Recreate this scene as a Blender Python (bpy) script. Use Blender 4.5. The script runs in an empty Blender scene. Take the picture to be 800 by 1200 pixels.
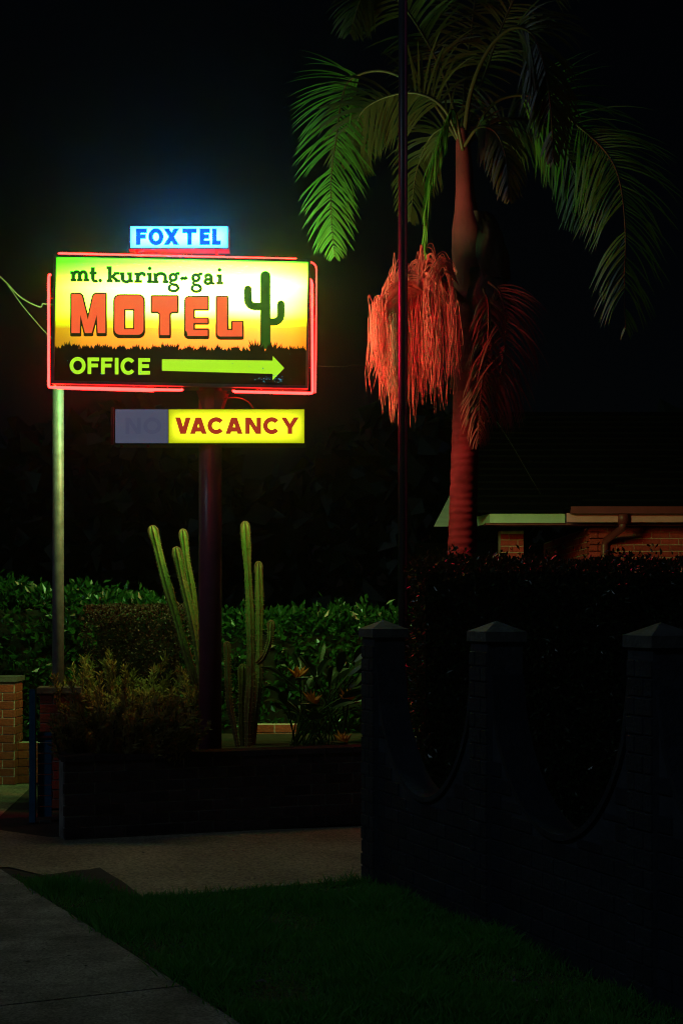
import bpy, math, random
from mathutils import Vector, Matrix, noise
random.seed(7)
R = math.radians
sc = bpy.context.scene
col = sc.collection

# ------------------------------------------------------------------ camera, sky, sun, exposure
F, CX, HY, CH = 1800.0, 400.0, 720.0, 1.75      # focal length in photo pixels, centre column, horizon row, eye height
cam = bpy.data.cameras.new('camera'); cam_o = bpy.data.objects.new('camera', cam); col.objects.link(cam_o)
cam_o.location = (0, 0, CH); cam_o.rotation_euler = (R(90), 0, 0)
cam.sensor_fit = 'VERTICAL'; cam.sensor_height = 36; cam.lens = F / 1200 * 36; cam.shift_y = 0.1
cam.clip_end = 2000; cam.clip_start = 0.05
sc.camera = cam_o

SUN_EL, SUN_AZ = R(38), R(222)                  # azimuth from +Y clockwise: behind the camera, to its left
w = bpy.data.worlds.new('World'); sc.world = w; w.use_nodes = True
nt = w.node_tree; nt.nodes.clear()
sky = nt.nodes.new('ShaderNodeTexSky'); sky.sky_type = 'NISHITA'; sky.sun_disc = False
sky.sun_elevation = SUN_EL; sky.sun_rotation = SUN_AZ; sky.ozone_density = 4.0
bg = nt.nodes.new('ShaderNodeBackground'); bg.inputs[1].default_value = 0.00022
wo = nt.nodes.new('ShaderNodeOutputWorld')
nt.links.new(sky.outputs[0], bg.inputs[0]); nt.links.new(bg.outputs[0], wo.inputs[0])

sun = bpy.data.lights.new('sun', 'SUN'); sun.energy = 0.10; sun.angle = R(6); sun.color = (0.55, 0.78, 1.0)
sun_o = bpy.data.objects.new('sun', sun); col.objects.link(sun_o)
sd = Vector((math.sin(SUN_AZ) * math.cos(SUN_EL), math.cos(SUN_AZ) * math.cos(SUN_EL), math.sin(SUN_EL)))
sun_o.rotation_euler = sd.to_track_quat('Z', 'Y').to_euler(); sun_o.location = sd * 30

vs = sc.view_settings
vs.view_transform = 'Standard'; vs.look = 'None'; vs.exposure = 0; vs.gamma = 1; vs.use_curve_mapping = False
sc.cycles.use_denoising = True
sc.cycles.max_bounces = 6; sc.cycles.volume_bounces = 0
sc.cycles.sample_clamp_indirect = 4; sc.cycles.filter_width = 1.1

# ------------------------------------------------------------------ helpers
def P(px, py, D):
    return Vector(((px - CX) / F * D, D, CH + (HY - py) / F * D))
def G(px, py):
    D = CH * F / (py - HY)
    return Vector(((px - CX) / F * D, D, 0))

def mat(name, color, rough=0.7, var=0.0, scale=8.0, bump=0.0, bscale=40.0, rand=0.0, spec=0.3, color2=None, metal=0.0, emis=None, estr=1.0):
    m = bpy.data.materials.new(name); m.use_nodes = True
    n = m.node_tree; b = n.nodes['Principled BSDF']
    b.inputs['Roughness'].default_value = rough; b.inputs['Specular IOR Level'].default_value = spec
    b.inputs['Metallic'].default_value = metal
    c = n.nodes.new('ShaderNodeTexCoord'); ns = n.nodes.new('ShaderNodeTexNoise')
    ns.inputs['Scale'].default_value = scale; ns.inputs['Detail'].default_value = 6
    n.links.new(c.outputs['Object'], ns.inputs['Vector'])
    mx = n.nodes.new('ShaderNodeMix'); mx.data_type = 'RGBA'
    c2 = color2 or tuple(max(0, x * (1 - var)) for x in color)
    mx.inputs[6].default_value = (*color, 1); mx.inputs[7].default_value = (*c2, 1)
    rmp = n.nodes.new('ShaderNodeMapRange'); rmp.inputs[1].default_value = .35; rmp.inputs[2].default_value = .65
    n.links.new(ns.outputs[0], rmp.inputs[0]); n.links.new(rmp.outputs[0], mx.inputs[0])
    out = mx.outputs[2]
    if rand:
        oi = n.nodes.new('ShaderNodeObjectInfo'); hs = n.nodes.new('ShaderNodeHueSaturation')
        mr = n.nodes.new('ShaderNodeMapRange'); mr.inputs[3].default_value = 1 - rand; mr.inputs[4].default_value = 1 + rand
        n.links.new(oi.outputs['Random'], mr.inputs[0]); n.links.new(mr.outputs[0], hs.inputs['Value'])
        n.links.new(out, hs.inputs['Color']); out = hs.outputs[0]
    n.links.new(out, b.inputs['Base Color'])
    if bump:
        n2 = n.nodes.new('ShaderNodeTexNoise'); n2.inputs['Scale'].default_value = bscale; n2.inputs['Detail'].default_value = 5
        n.links.new(c.outputs['Object'], n2.inputs['Vector'])
        bp = n.nodes.new('ShaderNodeBump'); bp.inputs['Strength'].default_value = bump; bp.inputs['Distance'].default_value = .02
        n.links.new(n2.outputs[0], bp.inputs['Height']); n.links.new(bp.outputs[0], b.inputs['Normal'])
    return m

def leafmat(name, c1, c2, rough=0.35, trans=0.25, scale=3.0):
    m = mat(name, c1, rough, 0, scale, color2=c2, spec=0.5)
    n = m.node_tree; b = n.nodes['Principled BSDF']
    tr = n.nodes.new('ShaderNodeBsdfTranslucent'); ms = n.nodes.new('ShaderNodeMixShader')
    src = b.inputs['Base Color'].links[0].from_socket
    n.links.new(src, tr.inputs[0]); ms.inputs[0].default_value = trans
    o = n.nodes['Material Output']
    n.links.new(b.outputs[0], ms.inputs[1]); n.links.new(tr.outputs[0], ms.inputs[2]); n.links.new(ms.outputs[0], o.inputs[0])
    return m

def emat(name, color, strength=1.0, sample=False):
    m = bpy.data.materials.new(name); m.use_nodes = True
    n = m.node_tree; n.nodes.clear()
    e = n.nodes.new('ShaderNodeEmission'); e.inputs[0].default_value = (*color, 1); e.inputs[1].default_value = strength
    o = n.nodes.new('ShaderNodeOutputMaterial'); n.links.new(e.outputs[0], o.inputs[0])
    if not sample: m.cycles.emission_sampling = 'NONE'
    return m

def base_of(o):
    v = Vector((0, 0, 0))
    while o is not None:
        v += o.location; o = o.parent
    return v

def obj(name, verts, faces, m, parent=None, smooth=False, label=None, cat=None, group=None, kind=None):
    off = base_of(parent)
    me = bpy.data.meshes.new(name)
    me.from_pydata([tuple(Vector(v) - off) for v in verts], [], faces); me.update()
    if smooth:
        for p in me.polygons: p.use_smooth = True
    for mm in (m if isinstance(m, (list, tuple)) else [m]): me.materials.append(mm)
    o = bpy.data.objects.new(name, me); col.objects.link(o); o.parent = parent
    tag(o, label, cat, group, kind)
    return o

def tag(o, label=None, cat=None, group=None, kind=None):
    for k, v in (('label', label), ('category', cat), ('group', group), ('kind', kind)):
        if v: o[k] = v
    return o

def thing(name, loc, label, cat, group=None):
    o = bpy.data.objects.new(name, None); o.empty_display_size = .1; col.objects.link(o)
    o.location = loc; return tag(o, label, cat, group)

class MB:
    def __init__(s): s.v = []; s.f = []
    def add(s, v, f):
        k = len(s.v); s.v += [Vector(x) for x in v]; s.f += [tuple(i + k for i in q) for q in f]
    def box(s, a, b, M=None):
        (x0, y0, z0), (x1, y1, z1) = a, b
        v = [Vector(c) for c in ((x0,y0,z0),(x1,y0,z0),(x1,y1,z0),(x0,y1,z0),(x0,y0,z1),(x1,y0,z1),(x1,y1,z1),(x0,y1,z1))]
        if M: v = [M @ x for x in v]
        s.add(v, [(0,3,2,1),(4,5,6,7),(0,1,5,4),(1,2,6,5),(2,3,7,6),(3,0,4,7)])
    def tube(s, pts, r, n=8, cap=True):
        pts = [Vector(p) for p in pts]; rs = r if isinstance(r, (list, tuple)) else [r] * len(pts)
        k = len(s.v); up = None
        for i, p in enumerate(pts):
            t = (pts[min(i + 1, len(pts) - 1)] - pts[max(i - 1, 0)])
            t = t.normalized() if t.length > 1e-9 else Vector((0, 0, 1))
            if up is None: up = t.orthogonal().normalized()
            up = (up - t * up.dot(t)); up = up.normalized() if up.length > 1e-6 else t.orthogonal().normalized()
            q = t.cross(up)
            for j in range(n):
                a = 2 * math.pi * j / n
                s.v.append(p + (up * math.cos(a) + q * math.sin(a)) * rs[i])
        for i in range(len(pts) - 1):
            for j in range(n):
                s.f.append((k + i*n + j, k + i*n + (j+1) % n, k + (i+1)*n + (j+1) % n, k + (i+1)*n + j))
        if cap:
            s.f.append(tuple(k + j for j in range(n))[::-1]); s.f.append(tuple(k + (len(pts)-1)*n + j for j in range(n)))
    def prism(s, poly, d):            # poly: list of 3D points, extruded by vector d
        n = len(poly); d = Vector(d); a = [Vector(p) for p in poly]
        s.add(a + [p + d for p in a], [tuple(range(n))[::-1], tuple(range(n, 2*n))] + [(i, (i+1) % n, n + (i+1) % n, n + i) for i in range(n)])
    def build(s, name, m, parent=None, smooth=False, **k): return obj(name, s.v, s.f, m, parent, smooth, **k)

def catmull(pts, n=6):
    pts = [Vector(p) for p in pts]; q = [2*pts[0]-pts[1]] + pts + [2*pts[-1]-pts[-2]]; out = []
    for i in range(1, len(q) - 2):
        for k in range(n):
            t = k / n
            a, b, c, d = q[i-1], q[i], q[i+1], q[i+2]
            out.append(.5 * ((2*b) + (c-a)*t + (2*a-5*b+4*c-d)*t*t + (3*b-a-3*c+d)*t**3))
    out.append(pts[-1]); return out

# ------------------------------------------------------------------ materials
def speckle(m, sc_):
    """exposed aggregate: light and dark grains plus broad stains over the base colour"""
    n = m.node_tree; b = n.nodes['Principled BSDF']; src = b.inputs['Base Color'].links[0].from_socket
    tc = n.nodes.new('ShaderNodeTexCoord'); vo = n.nodes.new('ShaderNodeTexVoronoi'); vo.inputs['Scale'].default_value = sc_ * .35
    n.links.new(tc.outputs['Object'], vo.inputs['Vector'])
    mr = n.nodes.new('ShaderNodeMapRange'); mr.inputs[3].default_value = .45; mr.inputs[4].default_value = 1.55
    n.links.new(vo.outputs['Color'], mr.inputs[0])
    st = n.nodes.new('ShaderNodeTexNoise'); st.inputs['Scale'].default_value = 1.1; st.inputs['Detail'].default_value = 8; st.inputs['Roughness'].default_value = .7
    n.links.new(tc.outputs['Object'], st.inputs['Vector'])
    m2 = n.nodes.new('ShaderNodeMapRange'); m2.inputs[1].default_value = .35; m2.inputs[2].default_value = .6; m2.inputs[3].default_value = .55; m2.inputs[4].default_value = 1.05
    n.links.new(st.outputs[0], m2.inputs[0])
    mu = n.nodes.new('ShaderNodeMath'); mu.operation = 'MULTIPLY'; n.links.new(mr.outputs[0], mu.inputs[0]); n.links.new(m2.outputs[0], mu.inputs[1])
    hs = n.nodes.new('ShaderNodeHueSaturation'); n.links.new(mu.outputs[0], hs.inputs['Value']); n.links.new(src, hs.inputs['Color'])
    n.links.new(hs.outputs[0], b.inputs['Base Color']); return m
M = {}
M['soil'] = mat('soil', (.05, .04, .03), .95, .4, 12, .5)
M['terrain'] = mat('terrain', (.07, .065, .055), .95, .4, 3, .4)
M['drive'] = speckle(mat('driveway_concrete', (.46, .39, .28), .8, .45, 2.2, .5, 90), 170)
M['patch'] = mat('asphalt_patch', (.06, .055, .05), .85, .3, 6, .5, 120)
M['path'] = speckle(mat('footpath_concrete', (.30, .29, .28), .8, .5, 3.5, .6, 110, rand=.12), 260)
M['turf'] = mat('turf', (.02, .07, .015), .95, .5, 8, .5)
M['grass'] = leafmat('grass_blade', (.05, .26, .035), (.09, .30, .05), .55, .3, 4)
M['brick_red'] = mat('brick_red', (.40, .085, .05), .85, .3, 30, .4, 60, rand=.22)
M['brick_house'] = mat('brick_house', (.55, .05, .055), .85, .3, 30, .3, 60, rand=.2)
M['mortar'] = mat('mortar_pale', (.62, .52, .48), .95, .3, 25, .4)
M['brick_dark'] = mat('brick_dark', (.075, .05, .05), .8, .4, 25, .5, 60, rand=.35)
M['mortar_dark'] = mat('mortar_grey', (.36, .34, .33), .95, .5, 9, .4)
M['brick_fence'] = mat('brick_charcoal_paint', (.036, .044, .06), .7, .3, 12, .35, 50, rand=.2)
M['mortar_fence'] = mat('mortar_charcoal', (.07, .08, .10), .9, .3, 12, .3)
M['cap'] = mat('cap_concrete', (.15, .147, .14), .8, .35, 10, .3)
M['steel_grey'] = mat('galvanised_steel', (.27, .28, .38), .5, .35, 14, .15, 40, metal=.35)
M['post'] = mat('post_red_lit', (.34, .10, .16), .33, .3, 5, .1, 30, spec=.5)  # purple-red of neon light on the post put into its colour
M['cab'] = mat('cabinet_dark', (.05, .045, .055), .45, .3, 8, .1, spec=.5)
M['cab_rim'] = mat('cabinet_rim', (.30, .26, .36), .4, .3, 10, spec=.5)
M['frame_red'] = mat('sign_frame_red', (.35, .05, .05), .4, .3, 10, spec=.5)
M['blue'] = mat('blue_light_tint', (.03, .16, .30), .55, .3, 7, .2)  # blue light on the pier and planter end, painted as base colour
M['cactus'] = mat('cactus_skin', (.13, .26, .06), .6, .45, 9, .5, 30, color2=(.22, .24, .09))
def cork_base(m):
    n = m.node_tree; b = n.nodes['Principled BSDF']; src = b.inputs['Base Color'].links[0].from_socket
    tc = n.nodes.new('ShaderNodeTexCoord'); sx = n.nodes.new('ShaderNodeSeparateXYZ'); n.links.new(tc.outputs['Object'], sx.inputs[0])
    ns = n.nodes.new('ShaderNodeTexNoise'); ns.inputs['Scale'].default_value = 7; ns.inputs['Detail'].default_value = 6; n.links.new(tc.outputs['Object'], ns.inputs['Vector'])
    ma = n.nodes.new('ShaderNodeMath'); ma.operation = 'MULTIPLY_ADD'; ma.inputs[1].default_value = -1.6; n.links.new(ns.outputs[0], ma.inputs[0]); n.links.new(sx.outputs[2], ma.inputs[2])
    mr = n.nodes.new('ShaderNodeMapRange'); mr.inputs[1].default_value = -.35; mr.inputs[2].default_value = .25; mr.inputs[3].default_value = 1; mr.inputs[4].default_value = 0
    n.links.new(ma.outputs[0], mr.inputs[0])
    mx = n.nodes.new('ShaderNodeMix'); mx.data_type = 'RGBA'; mx.inputs[7].default_value = (.13, .075, .045, 1); n.links.new(src, mx.inputs[6]); n.links.new(mr.outputs[0], mx.inputs[0])
    n.links.new(mx.outputs[2], b.inputs['Base Color'])
cork_base(M['cactus'])
M['cactus_cork'] = mat('cactus_cork', (.20, .13, .08), .9, .4, 10, .5)
M['hedge'] = leafmat('hedge_leaf', (.011, .05, .009), (.02, .075, .015), .32, .2, 2.5)
M['hedge_dark'] = leafmat('hedge_dark_leaf', (.018, .04, .012), (.03, .055, .018), .3, .15, 2.5)
M['hedge_red'] = leafmat('hedge_red_leaf', (.022, .014, .008), (.045, .012, .010), .5, .15, 3)
M['core'] = mat('hedge_core', (.012, .014, .008), .95, .3)
M['juniper'] = leafmat('juniper_leaf', (.22, .18, .05), (.32, .25, .075), .6, .15, 5)
M['strel'] = leafmat('strelitzia_leaf', (.02, .04, .018), (.03, .05, .02), .4, .1, 4)
M['flower'] = leafmat('strelitzia_petal', (.75, .22, .03), (.85, .33, .05), .5, .3, 9)
M['flower_blue'] = mat('strelitzia_tongue', (.05, .05, .3), .5)
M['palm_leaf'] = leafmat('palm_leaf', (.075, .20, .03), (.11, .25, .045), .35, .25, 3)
M['palm_shaded'] = leafmat('palm_leaf_shaded', (.045, .052, .018), (.075, .062, .025), .4, .2, 3)  # darker copy of the leaf colour, shade painted into the dim fronds
M['palm_old'] = leafmat('palm_dead_leaf', (.18, .025, .036), (.11, .02, .03), .7, .1, 3)
M['rachis'] = mat('palm_rachis', (.075, .05, .025), .5, .3, 6)
M['shaft'] = mat('palm_crownshaft', (.18, .016, .032), .8, .4, 3, .3, 12)
M['sheath'] = mat('palm_old_sheath', (.10, .05, .045), .7, .4, 4, .3, 15)
M['infl'] = mat('palm_flower_strand', (.52, .095, .115), .75, .35, 9)
M['bark'] = mat('bark', (.06, .05, .04), .95, .4, 6, .6)
M['mortar_house'] = mat('mortar_house', (.66, .36, .32), .95, .3, 25)
M['fascia'] = mat('fascia_cream', (.55, .55, .42), .6, .15, 6)
M['fascia_red_lit'] = mat('fascia_red_lit', (.80, .28, .34), .6, .15, 6)  # pink of red neon light put into the pale fascia's colour
M['gutter'] = mat('gutter_maroon', (.22, .03, .04), .45, .2, 6, spec=.5)
M['roof'] = mat('roof_tile', (.006, .005, .005), 1.0, .3, 10, .3, rand=.2, spec=.02)
M['cable'] = mat('cable_sheath', (.12, .10, .08), .6, .2)
M['flagpole'] = mat('flagpole_paint', (.08, .08, .10), .3, .2, 5, spec=.5)
M['strip'] = mat('flagpole_red_light', (.40, .04, .14), .4, .2, 5, spec=.5)  # magenta light on the pole's right edge, put into a strip's colour
M['tree'] = leafmat('far_tree_leaf', (.02, .035, .015), (.03, .045, .02), .6, .2, 1)
M['window'] = mat('window_dark', (.01, .01, .012), .1, 0, spec=.6)

# trunk with leaf-scar rings
def ringed():
    m = mat('palm_trunk', (.18, .014, .036), .95, .45, 4, .4, 30, spec=.05)
    n = m.node_tree; b = n.nodes['Principled BSDF']
    c = n.nodes.new('ShaderNodeTexCoord'); wv = n.nodes.new('ShaderNodeTexWave'); wv.bands_direction = 'Z'
    wv.inputs['Scale'].default_value = 4.2; wv.inputs['Distortion'].default_value = 4.5; wv.inputs['Detail'].default_value = 3
    n.links.new(c.outputs['Object'], wv.inputs[0])
    bp = n.nodes.new('ShaderNodeBump'); bp.inputs['Strength'].default_value = .28; bp.inputs['Distance'].default_value = .02
    n.links.new(wv.outputs[1], bp.inputs['Height']); n.links.new(bp.outputs[0], b.inputs['Normal'])
    return m
M['trunk'] = ringed()

# lit sign faces
def face_mat(name, gain, tint=(1, 1, 1)):
    m = bpy.data.materials.new(name); m.use_nodes = True
    n = m.node_tree; n.nodes.clear(); L = n.links
    tc = n.nodes.new('ShaderNodeTexCoord'); sp = n.nodes.new('ShaderNodeSeparateXYZ'); L.new(tc.outputs['Generated'], sp.inputs[0])
    ns = n.nodes.new('ShaderNodeTexNoise'); ns.inputs['Scale'].default_value = 2.2; ns.inputs['Detail'].default_value = 3
    L.new(tc.outputs['Generated'], ns.inputs[0])
    ad = n.nodes.new('ShaderNodeMath'); ad.operation = 'MULTIPLY_ADD'; ad.inputs[1].default_value = .07
    L.new(ns.outputs[0], ad.inputs[0]); L.new(sp.outputs[2], ad.inputs[2])
    cr = n.nodes.new('ShaderNodeValToRGB'); e = cr.color_ramp
    e.elements[0].position = 0; e.elements[0].color = (.15, .018, .002, 1)
    e.elements[1].position = 1; e.elements[1].color = (.08, .75, .016, 1)
    for p, c in ((.30, (.18, .027, .003)), (.42, (.25, .046, .0045)), (.49, (.29, .062, .004)), (.545, (.45, .24, .007)), (.62, (.80, 1, .065)), (.80, (.98, 1, .14)), (.92, (.28, 1, .05))):
        k = e.elements.new(p); k.color = (*c, 1)
    L.new(ad.outputs[0], cr.inputs[0])
    cx = n.nodes.new('ShaderNodeValToRGB'); e = cx.color_ramp
    e.elements[0].position = 0; e.elements[0].color = (.28, .62, .12, 1)
    e.elements[1].position = 1; e.elements[1].color = (.62, .85, .18, 1)
    for p, c in ((.08, (.36, .92, .30)), (.3, (1.0, 1.25, .95)), (.55, (1.5, 1.6, 1.6)), (.8, (1.6, 1.7, 1.8)), (.93, (1.2, 1.5, .9))):
        k = e.elements.new(p); k.color = (*[min(x, 3) for x in c], 1)
    nx = n.nodes.new('ShaderNodeMath'); nx.operation = 'MULTIPLY_ADD'; nx.inputs[1].default_value = .16
    sb = n.nodes.new('ShaderNodeMath'); sb.operation = 'SUBTRACT'; sb.inputs[1].default_value = .5
    L.new(ns.outputs[0], sb.inputs[0]); L.new(sb.outputs[0], nx.inputs[0]); L.new(sp.outputs[0], nx.inputs[2]); L.new(nx.outputs[0], cx.inputs[0])
    mu = n.nodes.new('ShaderNodeMix'); mu.data_type = 'RGBA'; mu.blend_type = 'MULTIPLY'; mu.inputs[0].default_value = 1; mu.clamp_result = False
    L.new(cr.outputs[0], mu.inputs[6]); L.new(cx.outputs[0], mu.inputs[7])
    mt = n.nodes.new('ShaderNodeMix'); mt.data_type = 'RGBA'; mt.blend_type = 'MULTIPLY'; mt.inputs[0].default_value = 1
    mt.inputs[7].default_value = (*tint, 1); L.new(mu.outputs[2], mt.inputs[6])
    em = n.nodes.new('ShaderNodeEmission'); em.inputs[1].default_value = gain; L.new(mt.outputs[2], em.inputs[0])
    o = n.nodes.new('ShaderNodeOutputMaterial'); L.new(em.outputs[0], o.inputs[0])
    return m
def radial_mat(name, edge, mid, strength, pw=1.0):
    m = bpy.data.materials.new(name); m.use_nodes = True
    n = m.node_tree; n.nodes.clear(); L = n.links
    tc = n.nodes.new('ShaderNodeTexCoord'); sp = n.nodes.new('ShaderNodeSeparateXYZ'); L.new(tc.outputs['Generated'], sp.inputs[0])
    prod = None
    for k in (0, 2):      # 1-(2u-1)^4 in each direction
        a = n.nodes.new('ShaderNodeMath'); a.operation = 'MULTIPLY_ADD'; a.inputs[1].default_value = 2; a.inputs[2].default_value = -1
        b = n.nodes.new('ShaderNodeMath'); b.operation = 'POWER'; b.inputs[1].default_value = 2
        c = n.nodes.new('ShaderNodeMath'); c.operation = 'POWER'; c.inputs[1].default_value = 4 if k == 0 else pw
        d = n.nodes.new('ShaderNodeMath'); d.operation = 'SUBTRACT'; d.inputs[0].default_value = 1
        L.new(sp.outputs[k], a.inputs[0]); L.new(a.outputs[0], b.inputs[0]); L.new(b.outputs[0], c.inputs[0]); L.new(c.outputs[0], d.inputs[1])
        if prod is None: prod = d.outputs[0]
        else:
            x = n.nodes.new('ShaderNodeMath'); x.operation = 'MULTIPLY'; L.new(prod, x.inputs[0]); L.new(d.outputs[0], x.inputs[1]); prod = x.outputs[0]
    mx = n.nodes.new('ShaderNodeMix'); mx.data_type = 'RGBA'; mx.inputs[6].default_value = (*edge, 1); mx.inputs[7].default_value = (*mid, 1)
    L.new(prod, mx.inputs[0])
    em = n.nodes.new('ShaderNodeEmission'); em.inputs[1].default_value = strength; L.new(mx.outputs[2], em.inputs[0])
    o = n.nodes.new('ShaderNodeOutputMaterial'); L.new(em.outputs[0], o.inputs[0])
    return m
M['face'] = face_mat('sign_face_print', 8.8, (.88, 1, 1))
M['face_rear'] = face_mat('sign_rear_face_print', 44, (.48, 1, 3.2))
M['vac'] = radial_mat('vacancy_face', (.36, .42, .004), (1.5, 1.6, .035), 1.2)
M['vac_rear'] = radial_mat('vacancy_rear_face', (.35, .6, .03), (.95, 1.75, .22), 12)
M['fox'] = radial_mat('top_box_face', (.20, 4.5, 16.0), (.66, 27.0, 100.0), 1.3)
M['fox_rear'] = radial_mat('top_box_rear_face', (.15, 2.0, 5.0), (.5, 6.0, 18.0), 1.3)
M['neon'] = emat('neon_red', (32.0, .28, .24), 1.0, True)
M['neon_back'] = emat('neon_red_rear', (12.0, .22, .18), 1.0, True)
M['neon_hidden'] = emat('neon_red_hidden', (900.0, 1.5, 45.0), 1.0, True)  # for an unseen tube added to redden the palm and house
M['ink_green'] = emat('print_green', (.004, .075, .006))
M['ink_cactus'] = emat('print_cactus_green', (.004, .06, .004))
M['ink_black'] = mat('print_black', (.012, .008, .006), .4)
M['ink_dark'] = emat('print_outline', (.012, .012, .002))
M['ink_orange'] = emat('print_orange', (.92, .11, .035), 1.0)
M['ink_lime'] = emat('print_lime', (.40, .83, .02), 1.0)
M['ink_red'] = emat('print_red', (.36, .028, .012), 1.0)
M['ink_blue'] = emat('print_blue', (.005, .115, .85), 1.0)
M['ink_speck'] = emat('worn_speck', (.03, .35, .55), 1.0)
M['dim'] = emat('dim_panel', (.062, .070, .115))  # given its own faint glow for light leaking from the lit half
M['dim_ink'] = emat('dim_print', (.052, .058, .104))

# ------------------------------------------------------------------ ground
def sheet(name, pts, z, m, th=0.0, parent=None, kind=None):
    b = MB()
    if th: b.prism([(p[0], p[1], z - th) for p in pts], (0, 0, th))
    else: b.add([(p[0], p[1], z) for p in pts], [tuple(range(len(pts)))])
    return b.build(name, m, parent, kind=kind)

sheet('ground', [(-300, -100), (300, -100), (300, 500), (-300, 500)], -.012, M['terrain'], kind='structure')
PD = Vector((-.43, .903, 0)).normalized()                 # direction in which the footpath recedes
PO = Vector((-.477, 6.6, 0))                              # a point of its right edge
PN = Vector((-PD.y, PD.x, 0))                             # to the left of it
def path_pt(t, s): return PO + PD * t + PN * s
drive = [(-9, 10.55), path_pt(4.45, -.1), G(170, 1052), G(300, 1040), G(420, 1030), (.5, 10.2), (2.6, 9.9), (9, 9.9), (9, 14.5), (.9, 14.5), (.9, 12.9), (-2.3, 12.1), (-2.9, 12.6), (-3.2, 16.2), (-9, 16.2)]
sheet('driveway', drive, -.004, M['drive'], kind='structure')
pp = [(20, 1030), (118, 1017), (172, 1053), (110, 1064), (60, 1064)]; pq = []
for (ax, ay), (bx, by) in zip(pp, pp[1:] + pp[:1]):
    for k in range(7): pq.append(G(ax + (bx-ax)*k/7 + random.uniform(-1.2, 1.2), ay + (by-ay)*k/7 + random.uniform(-.5, .5)))
sheet('asphalt_patch', pq, .0015, M['patch'], kind='structure')
tv = [path_pt(4.1, -.03), G(170, 1056), G(300, 1043), G(424, 1033), (.14, 10.1), (3.2, 2.0), (4, 0.5), path_pt(-7, -.02)]
lawn = sheet('lawn', tv, .006, M['turf'], kind='structure')
# footpath slabs
fp = bpy.data.objects.new('footpath', None); col.objects.link(fp); tag(fp, kind='structure')
js = [-6.5, -4.6, -2.7, -.9, .62, 2.75, 4.6, 6.6, 8.8, 11]
for a, b in zip(js[:-1], js[1:]):
    g = .011
    b_ = MB(); e = .0
    b_.prism([tuple(path_pt(a + g, e) + Vector((0, 0, -.03))), tuple(path_pt(b - g, e) + Vector((0, 0, -.03))), tuple(path_pt(b - g, 1.75) + Vector((0, 0, -.03))), tuple(path_pt(a + g, 1.75) + Vector((0, 0, -.03)))], (0, 0, .03 + .012 + random.uniform(0, .008)))
    b_.build('slab', M['path'], fp)
b_ = MB(); b_.prism([tuple(path_pt(-7, 1.8) + Vector((0, 0, -.03))), tuple(path_pt(12, 1.8) + Vector((0, 0, -.03))), tuple(path_pt(12, 4.5) + Vector((0, 0, -.03))), tuple(path_pt(-7, 4.5) + Vector((0, 0, -.03)))], (0, 0, .032))
b_.build('verge', M['turf'], fp)

# grass blades
def in_poly(x, y, poly):
    c = False; n = len(poly)
    for i in range(n):
        x1, y1 = poly[i][0], poly[i][1]; x2, y2 = poly[i-1][0], poly[i-1][1]
        if (y1 > y) != (y2 > y) and x < (x2-x1)*(y-y1)/(y2-y1)+x1: c = not c
    return c
gv, gf = [], []
cnt = 0
big = [(p[0], p[1]) for p in tv]
while cnt < 70000:
    y = random.uniform(6.1, 10.35); x = random.uniform(-2.2, 2.4)
    jx, jy = x + random.gauss(0, .03), y + random.gauss(0, .05)
    if not in_poly(jx, jy, big): continue
    if x / y > .26: continue
    dn = noise.noise((x * 1.7, y * 1.7, 0))
    if random.random() > .65 + dn * .7: continue
    h = random.uniform(.02, .075) * (1 + 1.0 * dn + .5*noise.noise((x*9, y*9, 3))); a = random.uniform(0, 6.28); ww = random.uniform(.0025, .005)
    lx, ly = random.gauss(0, .5) * h, random.gauss(0, .5) * h
    k = len(gv); dx, dy = math.cos(a) * ww, math.sin(a) * ww
    gv += [(x - dx, y - dy, .004), (x + dx, y + dy, .004), (x + dx*.6 + lx*.5, y + dy*.6 + ly*.5, h*.6), (x + lx, y + ly, h)]
    gf += [(k, k+1, k+2), (k, k+2, k+3)]; cnt += 1
obj('grass', gv, gf, M['grass'], label='short dark green lawn grass beside the footpath', cat='grass', kind='stuff')
# leaf litter
b = MB()
for i in range(190):
    y = random.uniform(6.4, 11.4); x = random.uniform(-2.6, 1.6)
    if x > .05 + (10.1 - y)*.37: continue
    s = random.uniform(.008, .018); a = random.uniform(0, 6.28); t = random.uniform(-.4, .4)
    q = Matrix.Rotation(a, 3, 'Z') @ Matrix.Rotation(t, 3, 'X')
    b.add([Vector((x, y, (random.uniform(.03, .05) if in_poly(x, y, big) else .024))) + q @ Vector(c) for c in ((-s, 0, 0), (0, -s*.4, .004), (s, 0, 0), (0, s*.4, .004))], [(0, 1, 2, 3)])
c = G(305, 1163); s = .035
b.add([c + Vector(v) for v in ((-s, 0, .05), (0, -s*.5, .055), (s, 0, .05), (s*.2, s*.5, .06))], [(0, 1, 2, 3)])
b.build('leaf_litter', M['cap'], label='pale dry leaf bits scattered over the lawn and paving', cat='leaf litter', kind='stuff')

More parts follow.
